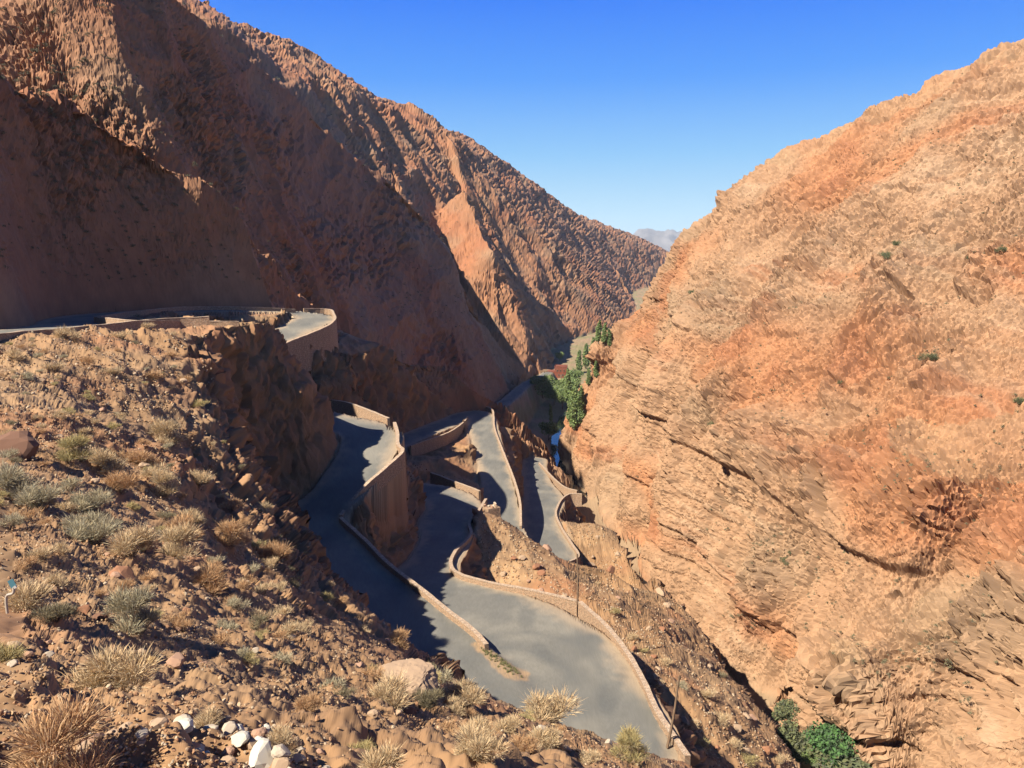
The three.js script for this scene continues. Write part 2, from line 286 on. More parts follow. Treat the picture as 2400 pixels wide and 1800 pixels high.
// buttresses and knobs that stand out of the wall, clefts and alcoves that cut into it (column, row, radius, reach)
const OUTCROPS = [[1795, 1395, 5.5, 3.4], [1785, 1325, 3.5, 2.4], [1728, 930, 7, 3.6], [1855, 1085, 8, 3.4], [1775, 1055, 6, 3], [2120, 1150, 8, 3.2], [1640, 905, 6, 2.6], [1960, 1120, 6, 2.8], [2090, 660, 7, 3.4], [1880, 630, 7, 3], [1735, 520, 8, 3], [2260, 1195, 7, 3], [1500, 720, 7, 3], [1545, 590, 6, 2.6], [2330, 640, 8, 3], [2000, 930, 7, 2.6], [2200, 900, 8, 3], [1690, 700, 7, 3], [1830, 760, 7, 2.6], [2330, 1450, 7, 3.4], [1600, 1120, 6, 2.4], [1950, 1560, 5, 2.6], [2240, 1640, 6, 2.8]].map(([px, py, r, a]) => [...onWall(px, py), r, a]);
const CLEFTS = [[1953, 1095, 1966, 1225, 1.7, 4], [1962, 1590, 1960, 1650, 1.8, 5], [2350, 1560, 2352, 1670, 1.4, 3.6], [2325, 1590, 2322, 1650, 1, 3], [1762, 1185, 1690, 1330, 1.1, 2.4], [2095, 690, 2140, 720, 1.2, 3], [2150, 1180, 2160, 1250, 1, 3], [1905, 1195, 1912, 1240, 1.2, 3], [2020, 1440, 2100, 1400, .8, 1.6], [2360, 1330, 2372, 1420, 1, 2.6], [1850, 330, 1862, 420, 1.2, 2], [1560, 800, 1585, 880, 1.2, 2.4], [1700, 1150, 1690, 1215, .9, 2.2]].map(([a, b, c, d, r, k]) => [...onWall(a, b), ...onWall(c, d), r, k]);
function relief(x, y, z, kind, roadOut, D, slope) {
  // returns displacement along the normal
  const calm = sstep(.25, 1.0, roadOut);
  if (kind === 4) {
    const wx = n3(x * .012, y * .012, z * .012) * 9, s = y - .2 * x + .08 * z + wx + n3(x * .05, y * .05, z * .05) * 1.6;
    // beds: hard ledges that stand out, soft bands that recede
    const bed = (th, ph) => { const q = s / th + ph, f = q - Math.floor(q), id = Math.floor(q), hard = n2(id * 7.31, ph * 3.7); return (f < .12 ? f / .12 : f < .8 ? 1 - (f - .12) * .15 : (1 - f) / .2 * .9) * (.5 + .5 * hard); };
    const patch = sstep(-.25, .45, n3(x * .018 + 5, y * .03, z * .018));
    let d = (bed(11, .3) * 2.2 + bed(4.3, .77) * 1.15 + bed(1.7, .1) * .5) * (.25 + .75 * patch);
    const st = x * -.19 - z * .982; d += n2(st * .028, y * .006) * 3.4 + (1 - Math.abs(n2(st * .075 + 9, y * .014)) * 2) * 1.5 + (ridged(x * .02, y * .012, z * .02) - .66) * 5.0 + (ridged(x * .055 + 9, y * .03, z * .055) - .66) * 2.6;
    { const s1 = y - .2 * x + .08 * z + n3(x * .03, y * .03, z * .03) * 1.2, gate = sstep(-.35, .1, n3(x * .03 + 21, 0, z * .03)); d += gate * (2.8 * sstep(-78.5, -77.8, s1) * (1 - sstep(-73, -62, s1)) + 2 * sstep(-54.4, -53.8, s1) * (1 - sstep(-51, -44, s1)) + 1.8 * sstep(-96.4, -95.8, s1) * (1 - sstep(-93, -86, s1)) + 1.8 * sstep(-24.4, -23.8, s1) * (1 - sstep(-21, -14, s1)) + 1.6 * sstep(4.6, 5.2, s1) * (1 - sstep(8, 14, s1))); }
    const q = n3(x * .1, y * .1, z * .1) * .5, s2 = y - .2 * x + .08 * z, crag = (.35 + .65 * sstep(-.3, .4, n3(x * .025 + 70, y * .03, z * .025))) * (.45 + .55 * sstep(-86, -78, s2) * (1 - .45 * sstep(-45, -15, s2)));
    d += blocks(x / 7 + q, s / 9 + q, z / 7, .8) * 1.6 * crag + blocks(x / 2.3 + q * 2, s / 3.4, z / 2.3 - q * 2, .8) * .6 * crag + blocks(x / .9 - q * 3, s / 1.15, z / .9, .9) * .72 * (.3 + .7 * crag) + blocks(x / .42, s / .5, z / .42, .8) * .26;
    d -= (sstep(.84, 1, 1 - Math.abs(n2(st * .15 + 3, s * .02))) * 1.5 + sstep(.84, 1, 1 - Math.abs(n2(st * .4 + 8, s * .05))) * .8) * crag;
    d += (ridged(x * .15, y * .07, z * .15 + 4) - .66) * .8 + n3(x * .9, y * .55, z * .9) * .16 + n3(x * 2.1, y * 1.4, z * 2.1) * .14;
    for (const k of OUTCROPS) { const dx = x - k[0], dy = y - k[1], dz = z - k[2], q2 = (dx * dx + dz * dz + dy * dy * .6) / (k[3] * k[3]); if (q2 < 1.6) d += k[4] * sstep(1.3, .55, Math.sqrt(q2) + .25 * n3(x * .22, y * .22, z * .22)) * (1 + .6 * blocks(x / 2.6, y / 2.2, z / 2.6, .6)); }
    for (const k of CLEFTS) { const vx = k[3] - k[0], vy = k[4] - k[1], vz = k[5] - k[2], t = clamp(((x - k[0]) * vx + (y - k[1]) * vy + (z - k[2]) * vz) / (vx * vx + vy * vy + vz * vz), 0, 1), r = Math.hypot(x - k[0] - vx * t, y - k[1] - vy * t, z - k[2] - vz * t) + .6 * n3(x * .5, y * .4, z * .5); if (r < k[6]) d -= k[7] * sstep(k[6], k[6] * .4, r); }
    return d * sstep(-88.5, -80, y);
  }
  if (kind === 3) {
    const f = clamp(D / 500, .5, 1.1), soft = 1 - .6 * sstep(420, 700, D);
    let d = (ridged(x * .012 / f, y * .008 / f, z * .012 / f) - .68) * 6 * f + (ridged(x * .04 / f + 3, y * .022 / f, z * .04 / f) - .66) * 3.2 * f;
    const X = x / f, Y = y / f, Z = z / f, q = n3(X * .08, Y * .08, Z * .08) * .6, crag = .16 + .84 * sstep(-.15, .5, n3(X * .017 + 70, Y * .014, Z * .017)), sl3 = (Y * .64 + X * .77 + n3(X * .03, Y * .03, Z * .03) * 4) / 5.5, fr = sl3 - Math.floor(sl3);
    d += (fr < .15 ? fr / .15 : (1 - fr) / .85) * .9 * f * (.4 + .6 * n2(Math.floor(sl3) * 3.7, 1));
    d += (blocks(X / 11 + q, Y / 16 + q, Z / 11, .8) * 3 + blocks(X / 3.6 + q * 2, Y / 5, Z / 3.6 - q, .9) * 1.5 + blocks(X / 1.3, Y / 1.7, Z / 1.3, .8) * .6) * f * crag * soft * .85;
    d += n3(X * .34, Y * .22, Z * .34) * .4 * f + n3(X * .8, Y * .55, Z * .8) * .22 * f;
    return d * sstep(.2, 9, roadOut);
  }
  const steep = sstep(.75, 1.6, slope), far = sstep(14, 50, D);
  let d = (ridged(x * .09, y * .06, z * .09) - .6) * (.9 + 1.2 * steep) * far + (ridged(x * .3 + 2, y * .2, z * .3) - .6) * (.35 + .55 * steep) * (.2 + .8 * far);
  d += n3(x * .8, y * .6, z * .8) * (.13 + .16 * steep) + n3(x * 2.2, y * 1.8, z * 2.2) * (.07 + .05 * steep) + n3(x * 5.5, y * 5, z * 5.5) * .04 * (1 - .5 * far) + (D < 14 ? n3(x * 14, y * 14, z * 14) * .012 : 0);
  if (steep > .05) { const q = n3(x * .2, y * .2, z * .2) * .5; d += steep * (blocks(x / 3.2 + q, y / 4.2, z / 3.2 + q, .8) * 1.5 + blocks(x / 1.1, y / 1.3 + q, z / 1.1, .8) * .55); }
  if (kind === 5) d *= .4; else if (kind === 2) d *= z > -128 && x < -20 ? .5 : 1;
  return d * calm * sstep(1.2, 3.5, D);
}
// ---- colours of the ground (what the stone and soil are, not how they are lit)
const C = (r, g, b) => [r, g, b];
const lerp3 = (o, c, t) => { o[0] += (c[0] - o[0]) * t; o[1] += (c[1] - o[1]) * t; o[2] += (c[2] - o[2]) * t; };
const ROCK = { tan: C(.250, .147, .081), pale: C(.295, .198, .122), orange: C(.268, .115, .048), red: C(.215, .078, .034), grey: C(.20, .14, .085), brown: C(0.141, 0.074, 0.039), soil: C(.225, .128, .060), dust: C(.255, .165, .088), dark: C(0.113, 0.064, 0.039), sand: C(.25, .165, .092) };
const col = [0, 0, 0];
function tint(x, y, z, kind, roadOut, D, slope) {
  const a = n3(x * .011, y * .02, z * .011), b = n3(x * .045 + 11, y * .06, z * .045), c = n3(x * .25, y * .25, z * .25 + 3), f = n3(x * 1.3, y * 1.3, z * 1.3);
  if (kind === 4) {
    const s = y - .2 * x + .08 * z + n3(x * .012, y * .012, z * .012) * 9;
    const band = n2(s * .055, 3.3), fine = n2(s * .4, x * .01);
    col[0] = ROCK.tan[0]; col[1] = ROCK.tan[1]; col[2] = ROCK.tan[2];
    lerp3(col, ROCK.orange, sstep(.0, .6, a * .6 + band * .55 + sstep(60, 170, x) * .35) * .75);
    lerp3(col, ROCK.red, sstep(.25, .7, b * .6 + band * .5) * .4);
    lerp3(col, ROCK.pale, sstep(.15, .75, -a * .4 + fine * .4 + b * .3) * .6);
    lerp3(col, ROCK.grey, sstep(.2, .7, n3(x * .02 + 40, y * .03, z * .02)) * .45);
    if (slope < .75) lerp3(col, ROCK.sand, .45);
  } else if (kind === 3) {
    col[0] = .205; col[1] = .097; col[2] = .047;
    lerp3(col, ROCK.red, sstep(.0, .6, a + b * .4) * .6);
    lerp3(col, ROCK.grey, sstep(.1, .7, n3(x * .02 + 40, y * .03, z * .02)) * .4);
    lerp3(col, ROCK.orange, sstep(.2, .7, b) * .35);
  } else if (kind === 5) {
    col[0] = ROCK.sand[0] * .85; col[1] = ROCK.sand[1] * .85; col[2] = ROCK.sand[2] * .85; lerp3(col, ROCK.grey, .35 + .3 * c);
    if (z < -380) lerp3(col, C(.11, .12, .045), sstep(-.3, .4, b) * .6);
  } else {
    col[0] = ROCK.soil[0]; col[1] = ROCK.soil[1]; col[2] = ROCK.soil[2];
    lerp3(col, ROCK.dust, sstep(-.2, .6, b) * .6);
    lerp3(col, ROCK.red, sstep(.25, .75, n3(x * .07 + 30, y * .1, z * .07)) * .4);
    lerp3(col, ROCK.brown, sstep(.1, .7, -c) * .3);
    const steep = sstep(1, 1.7, slope);
    if (steep > 0) lerp3(col, lerp3o(ROCK.brown, ROCK.orange, .35 + .3 * b), steep * .65);
  }
  const m = 1 + .13 * c + .10 * f;
  col[0] *= m; col[1] *= m; col[2] *= m;
}
const lerp3o = (a, b, t) => [a[0] + (b[0] - a[0]) * t, a[1] + (b[1] - a[1]) * t, a[2] + (b[2] - a[2]) * t];
const ASPH = C(.108, .105, .092), ASPH_WORN = C(.158, .148, .122), ROAD_DUST = C(.255, .193, .128), TRACK = C(.068, .071, .068);

const NV = NR * NS, pos = new Float32Array(NV * 3), clr = new Float32Array(NV * 3), kindOf = new Uint8Array(NV), inRoad = new Float32Array(NV), slopeOf = new Float32Array(NV);
for (let i = 0; i < NR; i++) {
  const a = rays[i] * Math.PI / 180, sx = Math.sin(a), cz = -Math.cos(a);
  for (let s = 0; s < NS; s++) {
    const v = i * NS + s, r = rOf[v], x = sx * r, z = cz * r, ee = Math.max(.12, r * .0025);
    const h = terrain(x, z), kind = T.kind, ro = T.road, rE = T.roadE;
    inRoad[v] = ro; kindOf[v] = kind;
    let X = x, Y = h, Z = z;
    if (ro > 0) {
      const e2 = Math.max(ee, .35), hx = terrain(x + e2, z), hz = terrain(x, z + e2), hx0 = terrain(x - e2, z), hz0 = terrain(x, z - e2);
      const gx = (hx - hx0) / (2 * e2), gz = (hz - hz0) / (2 * e2), L = Math.hypot(gx, gz, 1), sl = Math.hypot(gx, gz);
      slopeOf[v] = sl;
      const d = relief(x, h, z, kind, ro, r, sl) * sstep(0, .8, ro);
      X -= gx / L * d; Z -= gz / L * d; Y += d / L;
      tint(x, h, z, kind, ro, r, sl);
      const verge = sstep(2.2, .2, ro) * sstep(1.2, .6, sl) * sstep(1.6, .6, Math.abs(h - rE)); if (verge > 0) lerp3(col, ROAD_DUST, verge * .7);
    } else {
      const w = n3(x * .12, 0, z * .12), g = n3(x * .6, 1, z * .6), k = n3(x * 3, 2, z * 3), far = r > 300 ? 1 : 0;
      col[0] = ASPH[0]; col[1] = ASPH[1]; col[2] = ASPH[2];
      lerp3(col, ASPH_WORN, sstep(-.3, .6, w) * .7);
      lerp3(col, TRACK, sstep(.1, .8, n3(x * .2 + 7, 0, z * .09)) * .5);
      { // hairpin: tyre-polished arcs round the island, and the gravel island itself
        const rho = Math.hypot(x - .5, z + 74), arc = Math.max(0, 1 - Math.abs(rho - 5.2 - n3(x * .1, 4, z * .1)) / 1.6) + Math.max(0, 1 - Math.abs(rho - 9 - n3(x * .1, 6, z * .1)) / 1.5);
        if (arc > 0 && z > -96) lerp3(col, TRACK, Math.min(.75, arc * .62 * (.65 + .5 * g)));
        const sx2 = 3.9, sz2 = 4.6, ti = clamp(((x + 3.6) * sx2 + (z + 77.8) * sz2) / (sx2 * sx2 + sz2 * sz2), 0, 1), di = Math.hypot(x + 3.6 - sx2 * ti, z + 77.8 - sz2 * ti) - (.5 + ti * .9) - g * .25;
        if (di < .25) lerp3(col, ROCK.dust, sstep(.25, -.1, di) * (.75 + .25 * k));
      }
      lerp3(col, ROAD_DUST, clamp(sstep(-2.3 - w * 1.2 - g * .7, 0, ro) * .9, 0, 1));
      const m = 1 + .07 * g + .10 * k + .05 * n3(x * 9, 3, z * 9); col[0] *= m; col[1] *= m; col[2] *= m;
    }
    pos[v * 3] = X; pos[v * 3 + 1] = Y + EYE; pos[v * 3 + 2] = Z;
    clr[v * 3] = col[0]; clr[v * 3 + 1] = col[1]; clr[v * 3 + 2] = col[2];
  }
}
const groundAt = (x, z) => { // level of the finished ground, relief included
  const h = terrain(x, z), kind = T.kind, ro = T.road; if (ro <= 0) return h;
  T.slope = 0; const e = .35, gx = (terrain(x + e, z) - terrain(x - e, z)) / (2 * e), gz = (terrain(x, z + e) - terrain(x, z - e)) / (2 * e), sl = Math.hypot(gx, gz), r = Math.hypot(x, z);
  T.slope = sl; const out = h + relief(x, h, z, kind, ro, r, sl) * sstep(0, .8, ro) * Math.hypot(sl, 1); terrain(x, z); return out;
};
const seen = (px, py, rMin = 1.5) => { // where a sight line meets the ground
  const [x, y, f] = ray(px, py), L = Math.hypot(x, f);
  for (let r = rMin; r < 1800; r *= 1.004) { const X = x / L * r, Z = -f / L * r; if (terrain(X, Z) >= y / L * r) { const g = groundAt(X, Z); return { x: X, z: Z, e: g, D: r, d: Math.hypot(r, g), kind: T.kind, road: T.road, slope: T.slope }; } }
  return null;
};
// vertex normals over the whole sheet, so that its pieces meet without a seam
const nrm = new Float32Array(NV * 3), tris = [[], [], [], [], [], [], []];
{
  const put = (a, b, c) => {
    const ax = pos[a * 3], ay = pos[a * 3 + 1], az = pos[a * 3 + 2], ux = pos[b * 3] - ax, uy = pos[b * 3 + 1] - ay, uz = pos[b * 3 + 2] - az, vx = pos[c * 3] - ax, vy = pos[c * 3 + 1] - ay, vz = pos[c * 3 + 2] - az;
    const x = uy * vz - uz * vy, y = uz * vx - ux * vz, z = ux * vy - uy * vx;
    for (const q of [a, b, c]) { nrm[q * 3] += x; nrm[q * 3 + 1] += y; nrm[q * 3 + 2] += z; }
    const road = (inRoad[a] <= 0) + (inRoad[b] <= 0) + (inRoad[c] <= 0);
    { const w = (kindOf[a] === 4) + (kindOf[b] === 4) + (kindOf[c] === 4); if (w === 3 || (w && Math.max(ux * ux + uy * uy + uz * uz, vx * vx + vy * vy + vz * vz) > 9)) return; }
    tris[road >= 2 ? 6 : kindOf[a] === 2 ? 1 : kindOf[a]].push(a, b, c);
  };
  for (let i = 0; i + 1 < NR; i++) for (let s = 0; s + 1 < NS; s++) {
    const a = i * NS + s, b = a + NS, c = a + 1, d = b + 1;
    if ((i + s) & 1) { put(a, b, c); put(b, d, c); } else { put(a, b, d); put(a, d, c); }
  }
  for (let v = 0; v < NV; v++) { const l = Math.hypot(nrm[v * 3], nrm[v * 3 + 1], nrm[v * 3 + 2]) || 1; nrm[v * 3] /= l; nrm[v * 3 + 1] /= l; nrm[v * 3 + 2] /= l; }
}
const groundMat = new THREE.MeshStandardMaterial({ name: 'stony_ground', vertexColors: true, roughness: .95 });
const rockMat = new THREE.MeshStandardMaterial({ name: 'canyon_rock', vertexColors: true, roughness: .92 });
const asphaltMat = new THREE.MeshStandardMaterial({ name: 'asphalt', vertexColors: true, roughness: .82 });
function sheet(name, list, mat, label, flat) {
  const map = new Int32Array(NV).fill(-1), idx = new Uint32Array(list.length); let n = 0;
  for (let k = 0; k < list.length; k++) { const v = list[k]; if (map[v] < 0) map[v] = n++; idx[k] = map[v]; }
  const p = new Float32Array(n * 3), q = new Float32Array(n * 3), c = new Float32Array(n * 3);
  for (let v = 0; v < NV; v++) { const m = map[v]; if (m >= 0) for (let k = 0; k < 3; k++) { p[m * 3 + k] = pos[v * 3 + k]; q[m * 3 + k] = nrm[v * 3 + k]; c[m * 3 + k] = clr[v * 3 + k]; } }
  const g = new THREE.BufferGeometry(); g.setAttribute('position', new THREE.BufferAttribute(p, 3)); if (!flat) g.setAttribute('normal', new THREE.BufferAttribute(q, 3)); g.setAttribute('color', new THREE.BufferAttribute(c, 3)); g.setIndex(new THREE.BufferAttribute(idx, 1));
  return tag(add(new THREE.Mesh(g, mat), name), label, name.replace(/_/g, ' '), null, 'structure');
}
sheet('hillside', tris[1].concat(tris[0]), groundMat, 'stony near hillside and the shoulders carrying the hairpin road');
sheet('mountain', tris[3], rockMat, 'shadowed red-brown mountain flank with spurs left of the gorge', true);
{ // the rock wall across the river gets profiles of its own, square to its face
  const SX = -.19, SZ = -.982, NX = .982, NZ = -.19, OX = 62, OZ = -100; // along the wall, into the wall, origin near its foot
  const along = []; { let a = -95; while (a < 345) { along.push(a); const x = OX + SX * a, z = OZ + SZ * a; a += clamp(Math.hypot(x, z) * .0018, .18, .6) * (a < -30 ? 2.2 : a > 250 ? .9 : 1); } }
  const M = along.length, K = 600, p = new Float32Array(M * K * 3), c = new Float32Array(M * K * 3), nA = []; { let n = -34; while (n < 330) { nA.push(n); n += .35; } }
  const dn = M ? along.map(() => new Float32Array(nA.length)) : [];
  for (let i = 0; i < M; i += 4) {
    let h0 = null, ux = 0, uy = 0, uz = 0;
    for (let k = 0; k < nA.length; k++) { const n = nA[k], x = OX + SX * along[i] + NX * n, z = OZ + SZ * along[i] + NZ * n, h = rightLevel(x, z, x - riverX(z)), D = Math.hypot(x, z, h), vx = x / D, vy = h / D, vz = z / D; dn[i][k] = h0 === null ? 1e-4 : Math.hypot(vx - ux, vy - uy, vz - uz) * (h < -95 || h < h0 - .02 || vy < uy ? .1 : 1) + Math.hypot(nA[k] - nA[k - 1], h - h0) / D * .05; h0 = h; ux = vx; uy = vy; uz = vz; }
  }
  const cum = new Float64Array(nA.length);
  for (let i = 0; i < M; i++) {
    const i0 = i - i % 4, i1 = Math.min(i0 + 4, (M - 1) - (M - 1) % 4), f = i1 > i0 ? (i - i0) / 4 : 0; cum[0] = 0;
    for (let k = 1; k < nA.length; k++) { let s = 0, q = 0; for (let j = -24; j <= 24; j += 4) { const r = i0 + j; if (r >= 0 && r < M && r % 4 === 0) { s += dn[r][k]; q++; } } cum[k] = cum[k - 1] + (q ? s / q : 0) * (1 - f) + f * (dn[i1][k] || 0) * 0 + f * (q ? s / q : 0); }
    let k = 0; const tot = cum[nA.length - 1];
    for (let s = 0; s < K; s++) {
      const w = tot * s / (K - 1); while (k < nA.length - 2 && cum[k + 1] < w) k++;
      const n = nA[k] + (nA[k + 1] - nA[k]) * clamp((w - cum[k]) / (cum[k + 1] - cum[k] + 1e-12), 0, 1), x = OX + SX * along[i] + NX * n, z = OZ + SZ * along[i] + NZ * n, e = .5;
      const h = rightLevel(x, z, x - riverX(z)), gx = (rightLevel(x + e, z, x + e - riverX(z)) - rightLevel(x - e, z, x - e - riverX(z))) / (2 * e), gz = (rightLevel(x, z + e, x - riverX(z + e)) - rightLevel(x, z - e, x - riverX(z - e))) / (2 * e), L = Math.hypot(gx, gz, 1), sl = Math.hypot(gx, gz), d = relief(x, h, z, 4, 99, Math.hypot(x, z), sl), o = (i * K + s) * 3;
      tint(x, h, z, 4, 99, 200, sl);
      p[o] = x - gx / L * d; p[o + 1] = h + d / L + EYE; p[o + 2] = z - gz / L * d; c[o] = col[0]; c[o + 1] = col[1]; c[o + 2] = col[2];
    }
  }
  const idx = new Uint32Array((M - 1) * (K - 1) * 6); let q = 0;
  for (let i = 0; i + 1 < M; i++) for (let s = 0; s + 1 < K; s++) { const a = i * K + s, b = a + K, d = a + 1, e = b + 1; if ((i + s) & 1) { idx[q++] = a; idx[q++] = d; idx[q++] = b; idx[q++] = b; idx[q++] = d; idx[q++] = e; } else { idx[q++] = a; idx[q++] = e; idx[q++] = b; idx[q++] = a; idx[q++] = d; idx[q++] = e; } }
  const g = new THREE.BufferGeometry(); g.setAttribute('position', new THREE.BufferAttribute(p, 3)); g.setAttribute('color', new THREE.BufferAttribute(c, 3)); g.setIndex(new THREE.BufferAttribute(idx, 1));
  tag(add(new THREE.Mesh(g, rockMat), 'canyon_wall'), 'sunlit layered orange rock wall right of the gorge', 'canyon wall', null, 'structure');
}
sheet('valley_floor', tris[5], groundMat, 'gravel and sand floor of the gorge');
sheet('road', tris[6], asphaltMat, 'grey asphalt road winding down the gorge in hairpin bends');
// ---------------------------------------------------------------- parapets
const plaster = (() => { // lime-washed masonry: blotches, grain and stains
  const N = 256, d = new Uint8Array(N * N * 4), b = new Uint8Array(N * N * 4);
  for (let y = 0; y < N; y++) for (let x = 0; x < N; x++) {
    const o = (y * N + x) * 4, ax = Math.cos(x / N * 6.2832), ay = Math.sin(x / N * 6.2832), bx = Math.cos(y / N * 6.2832), by = Math.sin(y / N * 6.2832);
    const c = n3(ax * 1.3 + bx * 1.7, ay * 1.3 + by * 1.7, bx - ay) * .5 + n3(ax * 5 + bx * 4, ay * 5 - by * 4, bx * 3) * .3, g = rnd() - .5, t = clamp(.82 + c * .30 + g * .12, 0, 1), red = clamp(n3(ax * 2 + 9, ay * 2 + bx * 2, by * 2) * .5 + .3, 0, 1) * .12;
    d[o] = 255 * t; d[o + 1] = 255 * t * (1 - red); d[o + 2] = 255 * t * (1 - red * 1.7); d[o + 3] = 255;
    const h = clamp(.5 + c * .3 + g * .5, 0, 1) * 255; b[o] = b[o + 1] = b[o + 2] = h; b[o + 3] = 255;
  }
  const mk = (a, srgb) => { const t = new THREE.DataTexture(a, N, N); t.wrapS = t.wrapT = THREE.RepeatWrapping; t.magFilter = THREE.LinearFilter; if (srgb) t.colorSpace = THREE.SRGBColorSpace; t.needsUpdate = true; return t; };
  return { map: mk(d, true), bump: mk(b) };
})();
const wallMat = new THREE.MeshStandardMaterial({ name: 'parapet_masonry', color: new THREE.Color().setRGB(0.386, 0.277, 0.185), map: plaster.map, bumpMap: plaster.bump, bumpScale: .03, roughness: .95 });
const copingMat = new THREE.MeshStandardMaterial({ name: 'parapet_coping', color: new THREE.Color().setRGB(0.454, 0.361, 0.269), map: plaster.map, bumpMap: plaster.bump, bumpScale: .02, roughness: .95 });
const wallPaths = [];
function sweep(path, side, lo, hi, inn, out, wob) { // path of [x, top, z]; a band from inn to out (metres to the outer side), from top - lo to top + hi
  const p = [], uv = [], idx = []; let run = 0; const n = path.length;
  for (let i = 0; i < n; i++) {
    const a = path[Math.max(0, i - 1)], b = path[Math.min(n - 1, i + 1)], c = path[i], dx = b[0] - a[0], dz = b[2] - a[2], L = Math.hypot(dx, dz) || 1, nx = -dz / L * side, nz = dx / L * side;
    if (i) run += Math.hypot(c[0] - path[i - 1][0], c[2] - path[i - 1][2]);
    const w = wob * n3(c[0] * .9, 5, c[2] * .9), t = wob * n3(c[0] * .35, 9, c[2] * .35) * 1.3;
    const q = [[inn, -lo], [inn + w, hi + t], [out + w, hi + t * .8], [out + .12 * Math.max(0, lo - 1) * .4, -lo]];
    for (let k = 0; k < 5; k++) { const [o, y] = q[k % 4]; p.push(c[0] + nx * o, c[1] + y + EYE, c[2] + nz * o); uv.push(run / 2.2, (k < 2 ? y : k === 2 ? y + (out - inn) : k === 3 ? -y : -lo + 5) / 2.2); }
  }
  for (let i = 0; i + 1 < n; i++) for (let k = 0; k < 4; k++) { const a = i * 5 + k, b = a + 1, c = a + 5, d = c + 1; if (side > 0) idx.push(a, c, b, b, c, d); else idx.push(a, b, c, b, d, c); }
  const cap = (o, f) => f ? idx.push(o, o + 1, o + 2, o, o + 2, o + 3) : idx.push(o, o + 2, o + 1, o, o + 3, o + 2);
  cap(0, side > 0); cap((n - 1) * 5, side < 0);
  let g = new THREE.BufferGeometry(); g.setAttribute('position', new THREE.Float32BufferAttribute(p, 3)); g.setAttribute('uv', new THREE.Float32BufferAttribute(uv, 2)); g.setIndex(idx);
  g = g.toNonIndexed(); g.computeVertexNormals(); return g;
}
function parapet(label, pts, side, depth, o = {}) { // pts: survey picture column and row of the wall top, and its level
  const raw = pts.map(([px, py, e0]) => { let e = e0, q = atE(px, py, e); for (let k = 0; k < 10; k++) { terrain(q[0], q[2]); if (T.road < 5 && Math.abs(T.roadE + .75 - e0) < 3) e = mix(e, T.roadE + .75, .6); q = atE(px, py, e); } return new THREE.Vector3(...q); });
  const c = new THREE.CatmullRomCurve3(raw, false, 'centripetal', .5), n = Math.max(6, Math.round(c.getLength() / .9)), path = [];
  for (let i = 0; i <= n; i++) { const v = c.getPointAt(i / n); path.push([v.x, v.y, v.z]); }
  const root = new THREE.Group();
  const m = path[Math.floor(n / 2)]; root.position.set(m[0], m[1] + EYE - depth, m[2]);
  const shift = (g) => g.translate(-m[0], -(m[1] + EYE - depth), -m[2]);
  part('wall_body', shift(sweep(path, side, depth, -.07, 0, .46, .05)), wallMat, root);
  part('coping', shift(sweep(path, side, .068, 0, -.03, .49, .04)), copingMat, root);
  wallPaths.push(path);
  return tag(add(root, 'parapet_wall'), label, 'wall', 'masonry parapets along the hairpin road');
}
parapet('long low parapet along the upper road at the left edge, above the bushy slope', [[-260, 800, -6.0], [-120, 792, -6.3], [0, 780, -6.6], [200, 763, -7.0], [390, 745, -7.3], [490, 741, -7.6]], 1, 2.2);
parapet('shaded back parapet between the two arms of the upper bend', [[228, 741, -8.2], [330, 727, -8.3], [460, 718, -8.6], [580, 719, -9.3], [690, 724, -10]], 1, 2.6);
parapet('short sunlit parapet in front of the upper bend, ending on the rocky promontory', [[228, 742, -8.2], [330, 750, -8.2], [460, 752, -8.35], [560, 752, -8.5]], 1, 1.6);
parapet('tall curved retaining wall round the outside of the uppermost bend', [[712, 723, -10.5], [765, 724, -10.8], [779, 735, -11.3], [781, 748, -12.1], [765, 762, -12.9], [720, 782, -13.8], [671, 801, -14.5], [640, 815, -14.9]], -1, 6.5);
parapet('sunlit far parapet of the second bend, beside the dark promontory cliff', [[735, 930, -25.1], [755, 934, -25.4], [806, 942, -25.8], [896, 975, -26.2], [908, 980, -26.3]], -1, 2.5);
parapet('zigzag parapet from the second bend down to the dark corner', [[921, 989, -26.6], [928, 1013, -27.4], [930, 1042, -28.2], [941, 1054, -28.4], [903, 1092, -29.7], [853, 1136, -31.2], [809, 1186, -33.3], [795, 1207, -33.9]], -1, 2.4);
parapet('long straight sunlit wall between the road arms, ending at the grassy island', [[794, 1213, -34], [853, 1266, -35.5], [903, 1317, -36.7], [976, 1374, -37.9], [1048, 1432, -38.9], [1107, 1478, -39.7], [1136, 1511, -40.2]], -1, 5, {});
parapet('sunlit far parapet of the third bend, beside the wedge of rock', [[1008, 1107, -46.5], [1060, 1127, -46.2], [1113, 1147, -45.9], [1122, 1151, -45.8]], -1, 3);
parapet('winding parapet with a deep shaded face beside the third road arm', [[1136, 1168, -45.7], [1120, 1194, -45.3], [1097, 1223, -44.8], [1100, 1251, -44.3], [1066, 1288, -43.6], [1053, 1313, -43.1], [1059, 1335, -42.6], [1084, 1349, -42.2]], -1, 3);
parapet('parapet along the inner rim of the big bend, leading to the nearer-centre pole', [[1084, 1349, -42.2], [1156, 1367, -41.7], [1247, 1384, -41.3], [1352, 1409, -41.0]], -1, 2.6);
parapet('long curving parapet round the outside of the big near bend', [[1355, 1410, -41.0], [1415, 1464, -40.8], [1469, 1533, -40.7], [1505, 1598, -40.7], [1538, 1670, -40.6], [1574, 1724, -40.6], [1606, 1772, -40.6]], -1, 2.6);
parapet('orange shaded retaining wall under the fourth bend', [[960, 1044, -47.9], [977, 1038, -48.0], [1048, 1013, -48.7], [1084, 989, -49.0], [1094, 976, -49.3]], 1, 3.4);
